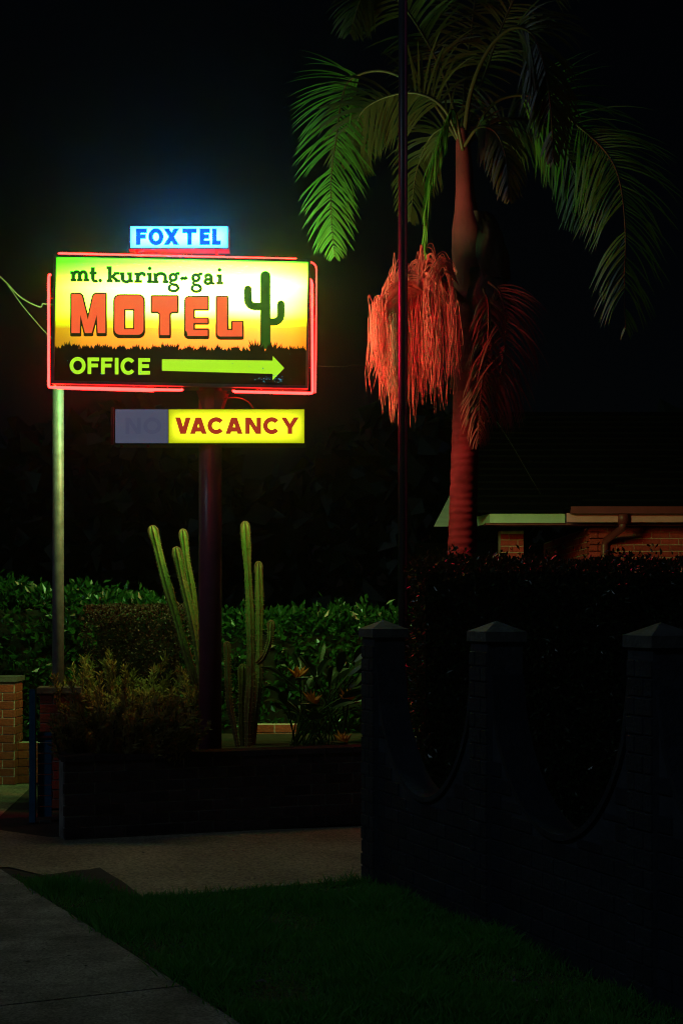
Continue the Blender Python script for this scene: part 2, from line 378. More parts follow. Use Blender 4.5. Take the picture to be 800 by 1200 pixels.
# ------------------------------------------------------------------ brick work
_bm = {}
def brick_mesh(l, h, d):
    k = (round(l, 3), round(h, 3), round(d, 3))
    if k not in _bm:
        b = MB(); e = .0025
        v = [(0, 0, 0), (l, 0, 0), (l, 0, h), (0, 0, h), (e, -d, e), (l - e, -d, e), (l - e, -d, h - e), (e, -d, h - e)]
        me = bpy.data.meshes.new('brick')
        me.from_pydata(v, [], [(4, 5, 6, 7), (0, 1, 5, 4), (1, 2, 6, 5), (2, 3, 7, 6), (3, 0, 4, 7)]); me.update(); _bm[k] = me
    return _bm[k]
def lay(parent, o, u, length, z0, z1, m, top=None, L=.23, H=.076, J=.01, d=.012, bond=.5, start=0, limit=None, thin=None):
    """bricks in running bond on the vertical face that starts at o and runs along u, its outside to the right of u"""
    o = Vector(o); u = Vector(u).normalized(); n = Vector((u.y, -u.x, 0))
    rot = Matrix((u, -n, Vector((0, 0, 1)))).transposed().to_4x4()
    base = base_of(parent); z = z0; r = start; out = []
    while z + H * .6 < z1:
        h = min(H, z1 - z); x = -((L + J) * bond if r % 2 else 0)
        while x < length - .02:
            a, e = max(x, 0), min(x + L, length)
            if e - a > .03:
                hh = h
                if top:
                    t = min(top(a), top((a + e) / 2), top(e)); hh = min(h, t - z - .004)
                if hh > .02:
                    out.append((a, z, e - a, hh))
            x += L + J
        z += H + J; r += 1
    rest = []
    for i, (a, zz, l, hh) in enumerate(out):
        if limit is not None and not limit(a, zz): rest.append((a, zz, l, hh)); continue
        me = brick_mesh(l, hh, d + random.choice((0, .0015, .003)))
        if not me.materials: me.materials.append(m)
        ob = bpy.data.objects.new('brick', me); col.objects.link(ob); ob.parent = parent
        q = o + u * a; ob.matrix_local = Matrix.Translation(Vector((q.x, q.y, zz)) - base) @ rot
        if me.materials[0] != m:
            ob.material_slots[0].link = 'OBJECT'; ob.material_slots[0].material = m
    if rest:
        b = MB()
        for a, zz, l, hh in rest:
            q = o + u * a
            v = [q + Vector((0, 0, zz)), q + u*l + Vector((0, 0, zz)), q + u*l + Vector((0, 0, zz+hh)), q + Vector((0, 0, zz+hh))]
            b.add(v + [p + n * d for p in v], [(4, 5, 6, 7), (0, 1, 5, 4), (1, 2, 6, 5), (2, 3, 7, 6), (3, 0, 4, 7)])
        b.build('distant_brickwork', m, parent, kind='stuff')

def oriented_box(c, u, wd, dp, z0, z1, b=None):
    """box centred on c in plan, wd along u, dp across"""
    b = b or MB(); u = Vector(u).normalized(); n = Vector((-u.y, u.x, 0)); c = Vector((c[0], c[1], 0))
    p = [c - u*wd/2 - n*dp/2, c + u*wd/2 - n*dp/2, c + u*wd/2 + n*dp/2, c - u*wd/2 + n*dp/2]
    b.prism([(q.x, q.y, z0) for q in p], (0, 0, z1 - z0)); return b
def pyramid_cap(c, u, s, z0, z1, z2, b=None):
    b = oriented_box(c, u, s, s, z0, z1, b); u = Vector(u).normalized(); n = Vector((-u.y, u.x, 0)); c = Vector((c[0], c[1], 0)); h = s/2
    b.add([c - u*h - n*h + Vector((0,0,z1)), c + u*h - n*h + Vector((0,0,z1)), c + u*h + n*h + Vector((0,0,z1)), c - u*h + n*h + Vector((0,0,z1)), c + Vector((0,0,z2))], [(0,1,4),(1,2,4),(2,3,4),(3,0,4)])
    return b

# fence at the right: piers with scalloped walls between
FD = Vector((.347, -.938, 0)).normalized(); FN = Vector((-.938, -.347, 0))     # along it towards the camera; face normal
P1 = Vector((.276, 10.15, 0)); SP = 1.69
fence = thing('brick_fence', (P1.x, P1.y, 0), 'dark painted brick fence with scalloped dips between capped piers along the lawn', 'fence')
PW = .215
def dip(x):     # top of the wall x metres along a bay
    t = max(0, min(1, x / (SP - PW))); return 1.42 - .80 * math.sqrt(max(0, 1 - (2*t - 1)**2)) ** 1.15
for k in range(4):
    c = P1 + FD * SP * k
    pr = oriented_box(c, FD, PW, PW, 0, 1.60).build('pier', M['mortar_fence'], fence)
    pyramid_cap(c, FD, PW + .035, 1.60, 1.655, 1.715).build('cap', M['cap'], fence)
    corner = c - FD * PW/2 + FN * PW/2
    lay(fence, corner, FD, PW, .005, 1.59, M['brick_fence'], L=.14, d=.008, limit=(None if k < 3 else (lambda a, z: False)))
    if k == 0:
        cf = c + FD * PW/2; lay(fence, c - FD*PW/2 - FN*PW/2, FN, PW, .005, 1.59, M['brick_fence'], L=.14, d=.008, start=1)
    if k < 3:
        s0 = c + FD * PW / 2; LW = SP - PW; b = MB(); th = .11
        nseg = 28; poly = [s0 + Vector((0, 0, 0)), s0 + FD*LW]
        for i in range(nseg, -1, -1):
            x = LW * i / nseg; poly.append(s0 + FD * x + Vector((0, 0, dip(x) - .008)))
        b.prism([p + FN * .075 for p in poly], -FN * (2*.075))
        b.build('wall_bay', M['mortar_fence'], fence)
        # coping that follows the scallop
        cb = MB()
        for i in range(nseg):
            x0, x1 = LW*i/nseg, LW*(i+1)/nseg
            a0, a1 = s0 + FD*x0 + Vector((0,0,dip(x0)-.006)), s0 + FD*x1 + Vector((0,0,dip(x1)-.006))
            t = (a1-a0).normalized(); up = Vector((0,0,1)) - t*t.z; nn = t.cross(FN).normalized()
            if nn.z < 0: nn = -nn
            cb.prism([a0 + FN*.098, a1 + FN*.098, a1 - FN*.098, a0 - FN*.098], nn*.03)
        cb.build('coping', M['brick_fence'], fence)
        lay(fence, s0 + FN*.075, FD, LW, .005, 1.45, M['brick_fence'], top=lambda x: dip(x) - .01, d=.008, start=k, limit=(None if k < 2 else (lambda a, z: a < .35 and z > .2)))

# planter: low dark brick wall round the sign's bed
A, B, C2 = Vector((-2.15, 11.93, 0)), Vector((.72, 13.03, 0)), Vector((-2.42, 13.35, 0))
ZP = .60
planter = thing('brick_planter', ((A + B) / 2), 'low dark brick planter wall with coping around the sign post bed', 'planter')
def wallrun(a, b_, th, z, m, parent, name='wall'):
    a = Vector(a); b_ = Vector(b_); u = (b_ - a).normalized(); n = Vector((-u.y, u.x, 0))
    b = MB(); b.prism([(q.x, q.y, 0) for q in (a, b_, b_ + n*th, a + n*th)], (0, 0, z)); return b.build(name, m, parent)
uf = (B - A).normalized(); nf = Vector((-uf.y, uf.x, 0))
wallrun(A, B, .22, ZP, M['mortar_dark'], planter)
lay(planter, A, uf, (B - A).length, .01, ZP, M['brick_dark'], d=.006)
us = (A - C2).normalized()
wallrun(C2, A - us * .12, .22, ZP - .002, M['mortar_dark'], planter)
lay(planter, C2, us, (A - C2).length, .01, ZP, M['brick_dark'], d=.006, start=1)
# coping bricks laid on edge
def coping(parent, a, b_, wd, z, m, step=.24, h=.045):
    a = Vector(a); b_ = Vector(b_); u = (b_ - a).normalized(); n = Vector((-u.y, u.x, 0)); L = (b_ - a).length; x = 0
    while x < L - .03:
        e = min(x + step - .008, L); bb = MB(); p, q = a + u*x - n*.025, a + u*e - n*.025
        bb.prism([(v.x, v.y, z) for v in (p, q, q + n*wd, p + n*wd)], (0, 0, h)); bb.build('coping_brick', m, parent); x += step
coping(planter, A, B, .26, ZP + .002, M['brick_dark']); coping(planter, C2, A - us*.03, .26, ZP + .001, M['brick_dark'])
sheet('bed_soil', [A + nf*.2 - us*.0 + uf*.22, B + nf*.2, (.9, 15.6), (-2.3, 15.6), C2 + uf*.22], ZP - .06, M['soil'], parent=planter)
wallrun((.72, 13.03, 0), (.95, 15.6, 0), .2, ZP, M['mortar_dark'], planter)

# brick gate piers at the left
def pier_thing(name, c, u, wd, h, label, m='brick_red', capz=.05):
    t = thing(name, (c[0], c[1], 0), label, 'pier', None)
    oriented_box(c, u, wd, wd, 0, h).build('core', M['mortar'], t)
    u = Vector(u).normalized(); n = Vector((u.y, -u.x, 0)); cc = Vector((c[0], c[1], 0))
    lay(t, cc - u*wd/2 + n*wd/2, u, wd, .005, h, M[m], d=.006, L=.23)
    lay(t, cc + u*wd/2 + n*wd/2, -n, wd, .005, h, M[m], d=.006, L=.23, start=1)
    oriented_box(c, u, wd + .05, wd + .05, h, h + capz).build('cap', M['cap'], t)
    return t
pier_thing('gate_pier', (-3.53, 15.95), (1, 0, 0), .36, 1.06, 'red brick gate pier with flat pale cap joined to a low brick wall')
pier_thing('gate_pier', (-2.56, 14.0), (1, .12, 0), .34, 1.04, 'red brick pier behind the blue post at the foot of the grey pole')
lw = thing('low_brick_wall', (-3.0, 16.0, 0), 'low red brick wall running on from the gate pier', 'wall')
wallrun((-3.34, 15.9, 0), (-2.3, 15.9, 0), .2, .42, M['mortar'], lw)
lay(lw, (-3.34, 15.9, 0), (1, 0, 0), 1.04, .005, .42, M['brick_red'], d=.006)
rw = thing('low_brick_wall', (-.7, 15.8, 0), 'low red brick wall glimpsed behind the cactus and the orange flowers', 'wall')
wallrun((-.92, 15.72, 0), (-.45, 15.72, 0), .2, .62, M['mortar'], rw)
lay(rw, (-.92, 15.72, 0), (1, 0, 0), .47, .2, .62, M['brick_red'], d=.006)
# post and low panel; blue light on them is put into their colour
bp = thing('blue_lit_post', (-2.55, 12.9, 0), 'blue painted gate post with a low boarded panel at the end of the planter', 'gate post')  # its blue is light on the pier and planter end, not paint
oriented_box((-2.60, 12.95), (1, .1, 0), .05, .08, 0, 1.12).build('post', M['blue'], bp)
z = .04
while z < .70:
    oriented_box((-2.507, 13.0), (1, .1, 0), .115, .03, z, z + .082).build('board', M['blue'], bp); z += .09
oriented_box((-2.507, 13.0), (1, .1, 0), .125, .06, .705, .725).build('rail', M['gutter'], bp)
oriented_box((-2.49, 12.93), (1, .5, 0), .10, .02, 0, .02).build('ground_plate', M['cap'], bp)

# ------------------------------------------------------------------ sign
SD = 13.15                                     # distance of the main face
S = SD / F
TA = R(1.15); ca, sa = math.cos(TA), math.sin(TA); SC = (212.3, 377.4)
post_base = Vector(((246.5 - CX) / F * 13.3, 13.3, ZP - .06))
sign = thing('motel_sign', post_base, 'illuminated motel sign on a dark post with red neon edging and yellow vacancy box', 'sign')
def sp(px, py, d=0.0):                          # photo pixel -> point of the sign face plane
    return P(px, py, SD) + Vector((0, -d, 0))
def box_px(x0, y0, x1, y1, dy0, dy1, tilt=True):
    """cabinet in the sign's own frame from untilted pixel offsets about its centre"""
    b = MB(); q = []
    for (x, y) in ((x0, y0), (x1, y0), (x1, y1), (x0, y1)):
        dx, dy = x - SC[0], y - SC[1]
        if tilt: x, y = SC[0] + dx*ca - dy*sa, SC[1] + dx*sa + dy*ca
        q.append(P(x, y, SD))
    b.prism([v + Vector((0, dy0, 0)) for v in q[::-1]], (0, dy1 - dy0, 0)); return b
def tp(x, y, d=0.0):                            # untilted layout pixel -> tilted point
    dx, dy = x - SC[0], y - SC[1]
    return sp(SC[0] + dx*ca - dy*sa, SC[1] + dx*sa + dy*ca, d)

b = MB(); b.tube([post_base + Vector((0, 0, -.05)), Vector((post_base.x, 13.3, 3.78))], .099, 28); b.build('post', M['post'], sign, True)
# main cabinet
cab = box_px(63.5, 303.5, 361.5, 451.5, .004, .30).build('cabinet', M['cab'], sign, label='wide main light box with a desert sunset print')
x0, y0, x1, y1 = 63.5, 303.5, 361.5, 451.5
for (a, b0, c, d) in ((x0-1, y0-1.5, x1+1, y0+1.5), (x0-1, y1-2, x1+1, y1+1.5), (x0-1, y0+1.5, x0+2.0, y1-2), (x1-2, y0+1.5, x1+1, y1-2)):
    box_px(a, b0, c, d, -.035, .02).build('cabinet_rim', M['cab_rim'], cab)
q = [tp(65.5, 449.5), tp(359.5, 449.5), tp(359.5, 305), tp(65.5, 305)]
obj('face_panel', q, [(0, 1, 2, 3)], M['face'], cab)
qb = [v + Vector((0, .304, 0)) for v in q]
obj('rear_face_panel', qb, [(3, 2, 1, 0)], M['face_rear'], cab)

class Print:
    """flat print on the sign: every piece a hair in front of the last one"""
    def __init__(s, d, f=sp): s.b = MB(); s.d = d; s.map = f
    def poly(s, pts):
        s.d += .00012; n = len(pts); s.b.add([s.map(x, y, s.d) for x, y in pts], [tuple(range(n))])
    def ribbon(s, pts, wd, caps=False):
        s.d += .00012; n = len(pts); v = []
        for i, (x, y) in enumerate(pts):
            ax, ay = pts[max(i-1, 0)]; bx, by = pts[min(i+1, n-1)]
            tx, ty = bx-ax, by-ay; l = math.hypot(tx, ty) or 1; nx, ny = -ty/l*wd/2, tx/l*wd/2
            v += [(x+nx, y+ny), (x-nx, y-ny)]
        s.b.add([s.map(x, y, s.d) for x, y in v], [(2*i, 2*i+1, 2*i+3, 2*i+2) for i in range(n-1)])
        if caps:
            for (x, y) in (pts[0], pts[-1]): s.disc(x, y, wd/2)
    def loop(s, pts, wd):
        s.d += .00012; n = len(pts); v = []
        for i, (x, y) in enumerate(pts):
            ax, ay = pts[i-1]; bx, by = pts[(i+1) % n]
            tx, ty = bx-ax, by-ay; l = math.hypot(tx, ty) or 1; nx, ny = -ty/l*wd/2, tx/l*wd/2
            v += [(x+nx, y+ny), (x-nx, y-ny)]
        s.b.add([s.map(x, y, s.d) for x, y in v], [(2*i, 2*i+1, (2*i+3) % (2*n), (2*i+2) % (2*n)) for i in range(n)])
    def disc(s, x, y, r, n=14):
        s.poly([(x + r*math.cos(2*math.pi*i/n), y + r*math.sin(2*math.pi*i/n)) for i in range(n)])
    def build(s, name, m, parent): return s.b.build(name, m, parent)

def arc(cx, cy, rx, ry, a0, a1, n=18):
    return [(cx + rx*math.cos(R(a0 + (a1-a0)*i/n)), cy - ry*math.sin(R(a0 + (a1-a0)*i/n))) for i in range(n+1)]
def para(pr, x0, y0, x1, y1, wd): pr.poly([(x0-wd/2, y0), (x0+wd/2, y0), (x1+wd/2, y1), (x1-wd/2, y1)])

def rrect(x0, y0, x1, y1, r, corners='abcd', n=5):
    """rounded rectangle, y downwards; corners a=top left b=top right c=bottom right d=bottom left"""
    p = []
    for k, cx, cy, a in (('a', x0, y0, 180), ('b', x1, y0, 90), ('c', x1, y1, 0), ('d', x0, y1, -90)):
        if k in corners:
            ox = cx + (r if cx == x0 else -r); oy = cy + (r if cy == y0 else -r)
            p += arc(ox, oy, r, r, a, a - 90, n)
        else: p.append((cx, cy))
    return p
# big block letters
def unit(pts, x0, y0, x1, y1): return [(x0 + u*(x1-x0), y1 - v*(y1-y0)) for u, v in pts]
Mp = unit([(0,0),(0,1),(.25,1),(.31,.95),(.485,.34),(.64,.95),(.70,1),(1,1),(1,0),(.775,0),(.745,.46),(.60,0),(.40,0),(.265,.46),(.245,0)], 84.3, 344.8, 124, 390.6)
Tp = [(178.5,347.5),(208,347.5),(208,365.6),(202,365.6),(199,368),(199,393),(187.8,393),(187.8,368),(185,365.6),(178.5,365.6)]
Ep = rrect(217.6, 348.4, 243.6, 394, 4, 'ad')
Ep = arc(221.6, 352.4, 4, 4, 180, 90, 5) + [(243.6,348.4),(243.6,362.6),(227,362.6),(227,373.6),(243.6,373.6),(243.6,379.0),(227,379.0),(227,386.8),(243.6,386.8),(243.6,394)] + arc(221.6, 390, 4, 4, 270, 180, 5)
Lp = [(254.5,348.2),(266.3,348.2),(266.3,387),(272.6,387),(272.6,377.4),(284,377.4),(284,394.6)] + arc(258.5, 390.6, 4, 4, 270, 180, 5)
Op = rrect(134.6, 346.4, 168.6, 392.6, 6.5); Oh = [(146,362.6),(157.6,362.6),(157.6,386),(146,386)]
def block(name, outer, hole=None):
    o = Print(.0015); yb = max(y for x, y in outer)
    if hole is None:
        o.poly(outer)
        for i in range(len(outer)):
            a, b2 = outer[i-1], outer[i]
            low = a[1] > yb - 6 and b2[1] > yb - 6
            for dy in ((2.0, 1.0, 0) if low else (0,)):
                o.ribbon([(a[0], a[1]+dy), (b2[0], b2[1]+dy)], 3.6); o.disc(b2[0], b2[1] + dy, 1.8, 8); o.disc(a[0], a[1] + dy, 1.8, 8)
    else:
        for dy in (2.2, 1.1, 0):
            ex = rrect(134.6-1.8, 346.4-1.8, 168.6+1.8, 392.6+1.8, 7.8)
            ring(o, ex, (hole[0][0]+1.5, hole[0][1]+1.5, hole[1][0]-1.5, hole[2][1]-1.5), dy, 0)
    o.build('letter_outline', M['ink_dark'], cab)
    f = Print(.0125)
    if hole is None: f.poly(outer)
    else: ring(f, outer, (hole[0][0], hole[0][1], hole[1][0], hole[2][1]), 0, 0)
    f.build('letter', M['ink_orange'], cab)
def ring(pr, outer, h, dy, hold):
    """area between an outline and a rectangular hole, as two C-shaped halves"""
    x0, y0, x1, y1 = h; xm = (x0 + x1)/2
    L = [p for p in outer if p[0] <= xm]; Rr = [p for p in outer if p[0] > xm]
    ytop, ybot = min(p[1] for p in outer), max(p[1] for p in outer)
    cx_, cy_ = xm, (ytop + ybot)/2
    L.sort(key=lambda p: math.atan2(p[1]-cy_, -(p[0]-cx_)))           # top to bottom round the left side
    Rr.sort(key=lambda p: math.atan2(p[1]-cy_, p[0]-cx_))
    hd = hold
    pr.poly([(xm, ytop+dy)] + [(x, y+dy) for x, y in L] + [(xm, ybot+dy), (xm, y1), (x0, y1), (x0, y0+hd), (xm, y0+hd)])
    pr.d -= .00012
    pr.poly([(xm, ytop+dy)] + [(x, y+dy) for x, y in Rr] + [(xm, ybot+dy), (xm, y1), (x1, y1), (x1, y0+hd), (xm, y0+hd)])
block('M', Mp); block('O', Op, Oh); block('T', Tp); block('E', Ep); block('L', Lp)

# printed cactus
pc = Print(.0015)
pc.ribbon([(311, 409), (311, 323.5)], 12); pc.disc(311, 323.5, 6, 18)
pc.ribbon([(290.6, 339)] + [(290.6, 351)] + arc(299, 351, 8.4, 8.2, 180, 270, 10) + [(308, 359.2)], 9.2); pc.disc(290.6, 339, 4.6, 14)
pc.ribbon([(329.2, 356.5)] + [(329.2, 369)] + arc(321, 369, 8.2, 8.2, 0, -90, 10) + [(313, 377.2)], 8.8); pc.disc(329.2, 356.5, 4.4, 14)
pc.build('printed_cactus', M['ink_cactus'], cab)

# black foreground with tufts
def ygr(x): return 409 + (x - 65) * .012
pb = Print(.0018)
def tl(x): return ygr(x)
pts = [(63.4, 448.2), (359.6, 454.2)]
tops = []; x = 359.6; rnd = random.Random(3)
while x > 64:
    tops.append((x, ygr(x) - rnd.uniform(0, 1.0))); x -= rnd.uniform(1.5, 3.5)
    if x > 64: tops.append((x + rnd.uniform(-1.5, 1.5), ygr(x) - rnd.uniform(2.2, 6.2))); x -= rnd.uniform(1, 2.5)
tops.append((64, ygr(64)))
# as quads under the jagged line so that the n-gon never folds
tops = sorted(tops)
for (xa, ya), (xb, yb) in zip(tops[:-1], tops[1:]):
    if xb - xa < .02: continue
    def yb_(x): return 448.3 + (x - 63.4) * .0205
    pb.d = .0018; pb.poly([(xa, ya), (xb, yb), (xb, yb_(xb)), (xa, yb_(xa))])
pb.d = .0022
for cx_, nb, ht in ((80, 6, 9), (88, 5, 8), (100, 4, 6), (124, 5, 8), (142, 5, 6), (160, 5, 7), (182, 5, 7), (193, 6, 10), (204, 6, 9), (222, 5, 7), (238, 5, 7), (256, 5, 7), (276, 5, 7), (300, 7, 14), (320, 6, 13), (331, 5, 8), (342, 5, 7), (352, 5, 8), (115, 5, 7)):
    for k in range(nb):
        a = (k - (nb-1)/2) / nb * 1.9 + rnd.uniform(-.1, .1); h = ht * rnd.uniform(.8, 1.2)
        pb.poly([(cx_ - 2.8 + (k-nb/2)*.9, ygr(cx_) + 2), (cx_ + 2.8 + (k-nb/2)*.9, ygr(cx_) + 2), (cx_ + math.sin(a)*h, ygr(cx_) - math.cos(a)*h)])
pb.build('printed_ground', M['ink_black'], cab)
# pinhole wear in the print
pw = Print(.0045)
for i in range(46):
    if i < 32: x, y = rnd.gauss(318, 9), rnd.gauss(443, 2.6)
    else: x, y = rnd.uniform(70, 355), rnd.uniform(412, 448)
    if 66 < x < 356 and 412 < y < 449:
        s = rnd.uniform(.25, .75); pw.disc(x, y, s, 5)
pw.build('worn_speck', M['ink_speck'], cab)
# arrow
pa = Print(.005); pa.poly([(190, 421), (319.5, 422.7), (319.5, 417), (333.2, 431.5), (319.5, 445.4), (319.5, 438.2), (190, 434.6)])
pa.build('arrow', M['ink_lime'], cab)

# sans capitals: (width, painter) with x to the right and y up, cap height 1
def glyph(ch, pr, x, y, h, sw, W=None):
    """draws ch with its lower left corner at pixel x, y; returns its width in pixels"""
    q = sw * h
    def X(u): return x + u
    def H(yc, a, b): pr.poly([(x+a, y-yc-q/2), (x+b, y-yc-q/2), (x+b, y-yc+q/2), (x+a, y-yc+q/2)])
    def V(xc, a, b): pr.poly([(x+xc-q/2, y-b), (x+xc+q/2, y-b), (x+xc+q/2, y-a), (x+xc-q/2, y-a)])
    if ch in 'FEL':
        V(q/2, 0, h)
        if ch in 'FE': H(h-q/2, 0, W); H(h*.52, 0, W*.9)
        if ch in 'EL': H(q/2, 0, W)
    elif ch == 'T': H(h-q/2, 0, W); V(W/2, 0, h)
    elif ch == 'I': V(W/2, 0, h)
    elif ch == 'O': pr.loop(arc(x+W/2, y-h/2, W/2-q/2, h/2-q/2+.02*h, 0, 350, 35), q)
    elif ch == 'C': pr.ribbon(arc(x+W/2, y-h/2, W/2-q/2, h/2-q/2+.02*h, 38, 322, 30), q)
    elif ch == 'X': para(pr, x+q*.62, y, x+W-q*.62, y-h, q*1.2); para(pr, x+W-q*.62, y, x+q*.62, y-h, q*1.2)
    elif ch == 'V': para(pr, x+q*.55, y-h, x+W/2-q*.08, y, q*1.1); para(pr, x+W-q*.55, y-h, x+W/2+q*.08, y, q*1.1)
    elif ch == 'A': para(pr, x+q*.55, y, x+W/2-q*.08, y-h, q*1.1); para(pr, x+W-q*.55, y, x+W/2+q*.08, y-h, q*1.1); H(h*.27, W*.25, W*.75)
    elif ch == 'N': V(q/2, 0, h); V(W-q/2, 0, h); para(pr, x+q*.6, y-h, x+W-q*.6, y, q*1.15)
    elif ch == 'Y': V(W/2, 0, h*.45); para(pr, x+q*.55, y-h, x+W/2, y-h*.38, q*1.1); para(pr, x+W-q*.55, y-h, x+W/2, y-h*.38, q*1.1)
    return W
def word(txt, spans, y, h, sw, m, parent, d, slope=0.0):
    for ch, (a, e) in zip(txt, spans):
        pr = Print(d); glyph(ch, pr, a, y + (a - spans[0][0]) * slope, h, sw, e - a); pr.build('letter', m, parent)
word('OFFICE', [(82, 100.8), (103, 116.5), (118.8, 132.3), (134.6, 139.6), (141.6, 159.6), (162.2, 176.2)], 438.2, 19.4, .225, M['ink_lime'], cab, .005, .012)

# slab serif lower case, drawn with ribbons
def slab(ch, pr, x, y, xh, wpx):
    q = .37*xh; s = .28*xh; w_ = wpx
    def V(xc, a, b, t=q): pr.poly([(x+xc-t/2, y-b), (x+xc+t/2, y-b), (x+xc+t/2, y-a), (x+xc-t/2, y-a)])
    def Hh(xa, xb, yc, t=s): pr.poly([(x+xa, y-yc-t/2), (x+xb, y-yc-t/2), (x+xb, y-yc+t/2), (x+xa, y-yc+t/2)])
    if ch in 'mn':
        k = 3 if ch == 'm' else 2; sx = [w_*.16 + i * (w_*.68)/(k-1) for i in range(k)]
        for i, c in enumerate(sx):
            V(c, 0, xh*(.97 if i == 0 else .68)); Hh(c-.26*xh, c+.3*xh, s/2)
        Hh(0, sx[0], xh-s/2)
        for i in range(k-1):
            a, b2 = sx[i], sx[i+1]; pr.ribbon([(x+a, y-xh*.66)] + arc(x+(a+b2)/2+.04*xh, y-xh*.62, (b2-a)/2-.04*xh, xh*.32, 150, 0, 12), q*.9)
    elif ch == 'u':
        a, b2 = w_*.2, w_*.76
        V(a, xh*.3, xh); V(b2, 0, xh); Hh(a-.28*xh, a, xh-s/2); Hh(b2-.3*xh, b2, xh-s/2); Hh(b2, b2+.3*xh, s/2)
        pr.ribbon(arc(x+(a+b2)/2, y-xh*.36, (b2-a)/2, xh*.28, 180, 350, 14), q*.9)
    elif ch == 'r':
        V(w_*.3, 0, xh); Hh(0, w_*.3, xh-s/2); Hh(0, w_*.68, s/2)
        pr.ribbon([(x+w_*.3, y-xh*.6)] + arc(x+w_*.66, y-xh*.55, w_*.3, xh*.37, 150, 45, 10), q*.9); pr.disc(x+w_*.86, y-xh*.76, .17*xh)
    elif ch == 'i':
        V(w_*.52, 0, xh); Hh(w_*.05, w_*.52, xh-s/2); Hh(w_*.02, w_, s/2); pr.disc(x+w_*.48, y-xh*1.42, .19*xh)
    elif ch == 't':
        V(w_*.42, xh*.25, xh*1.42); Hh(0, w_*.9, xh-s/2)
        pr.ribbon([(x+w_*.42, y-xh*.3)] + arc(x+w_*.74, y-xh*.3, w_*.32, xh*.22, 180, 320, 10), q*.85)
    elif ch == 'k':
        V(w_*.24, 0, xh*1.55); Hh(0, w_*.24, xh*1.55-s/2); Hh(0, w_*.46, s/2)
        para(pr, x+w_*.3, y-xh*.38, x+w_*.74, y-xh*.93, q*1.15); para(pr, x+w_*.44, y-xh*.55, x+w_*.80, y-s*.5, q*1.35)
        Hh(w_*.52, w_*.95, xh-s/2); Hh(w_*.6, w_*1.02, s/2)
    elif ch == '.': pr.disc(x+w_/2, y-.16*xh, .19*xh)
    elif ch == '-': pr.ribbon([(x, y-xh*.40), (x+w_*.3, y-xh*.56), (x+w_*.65, y-xh*.50), (x+w_, y-xh*.66)], q*.95)
    elif ch == 'g':
        pr.loop(arc(x+w_*.42, y-xh*.60, w_*.28, xh*.30, 0, 345, 22), q*.85)
        pr.ribbon([(x+w_*.62, y-xh*.82), (x+w_*.78, y-xh*.98), (x+w_*1.0, y-xh*.96)], q*.85)
        pr.ribbon([(x+w_*.32, y-xh*.30), (x+w_*.16, y-xh*.10), (x+w_*.32, y+xh*.06), (x+w_*.66, y+xh*.12), (x+w_*.86, y+xh*.30)], q*.85)
        pr.ribbon(arc(x+w_*.46, y+xh*.42, w_*.40, xh*.30, 25, -195, 20) + [(x+w_*.2, y+xh*.12)], q*.8)
    elif ch == 'a':
        V(w_*.66, xh*.1, xh*.7); pr.ribbon([(x+w_*.66, y-xh*.16)] + arc(x+w_*.82, y-xh*.2, w_*.14, xh*.12, 200, 330, 8), q*.7)
        pr.ribbon(arc(x+w_*.42, y-xh*.66, w_*.24, xh*.26, 165, 0, 14), q*.9); pr.disc(x+w_*.2, y-xh*.70, .14*xh)
        pr.loop(arc(x+w_*.40, y-xh*.27, w_*.26, xh*.21, 0, 345, 20), q*.85)
for ch, a, e in (('m',82.6,104.8),('t',105.2,114.6),('.',115.8,119.8),('k',125.2,141),('u',140.6,156.6),('r',157.6,171.2),('i',172,179.6),('n',179.8,196.6),('g',197.4,210.8),('-',212,219.4),('g',224.2,237.4),('a',238.2,252.4),('i',253.4,261.8)):
    pr = Print(.0012); slab(ch, pr, a, 330 + (a - 82.6) * .021, 12.2, e - a); pr.build('letter', M['ink_green'], cab)

# top box
fox = box_px(150.5, 263.6, 267.8, 291.8, .0, .17, False).build('top_box', M['frame_red'], sign, label='small white light box with blue lettering on top of the main box')
obj('face_panel', [sp(153.2, 290.2, .003), sp(266.6, 290.2, .003), sp(266.6, 265.6, .003), sp(153.2, 265.6, .003)], [(0, 1, 2, 3)], M['fox'], fox)
obj('rear_face_panel', [v + Vector((0, .176, 0)) for v in (sp(153.2, 290.2), sp(266.6, 290.2), sp(266.6, 265.6), sp(153.2, 265.6))], [(3, 2, 1, 0)], M['fox_rear'], fox)
word('FOXTEL', [(159.4, 172.6), (174, 192), (191.6, 210.6), (213.8, 230.6), (234, 246.4), (248.6, 259)], 287.4, 19.6, .285, M['ink_blue'], fox, .004)
for x in (158, 252):
    box_px(x, 291.6, x + 3, 303, .05, .09, False).build('top_bracket', M['frame_red'], sign)
# vacancy box
VY = .02
vac = box_px(131.5, 478.6, 357.2, 520.2, VY, VY + .27, False).build('vacancy_box', M['cab'], sign, label='low yellow light box, its left end unlit')  # left end has a faint glow of its own for leaking light
obj('face_panel', [sp(197.6, 519, -VY + .003), sp(356.4, 519, -VY + .003), sp(356.4, 479.4, -VY + .003), sp(197.6, 479.4, -VY + .003)], [(0, 1, 2, 3)], M['vac'], vac)
obj('rear_face_panel', [v + Vector((0, VY + .274, 0)) for v in (sp(135, 519), sp(356.4, 519), sp(356.4, 479.4), sp(135, 479.4))], [(3, 2, 1, 0)], M['vac_rear'], vac)
obj('dim_glow_panel', [sp(135, 519, -VY + .003), sp(196.8, 519, -VY + .003), sp(196.8, 479.4, -VY + .003), sp(135, 479.4, -VY + .003)], [(0, 1, 2, 3)], M['dim'], vac)
box_px(130.4, 477.6, 133.6, 521, -.02, .02 + VY, False).build('end_rim', M['frame_red'], vac)
word('NO', [(147, 165), (168, 189)], 508.2, 19, .24, M['dim_ink'], vac, .005 - VY)
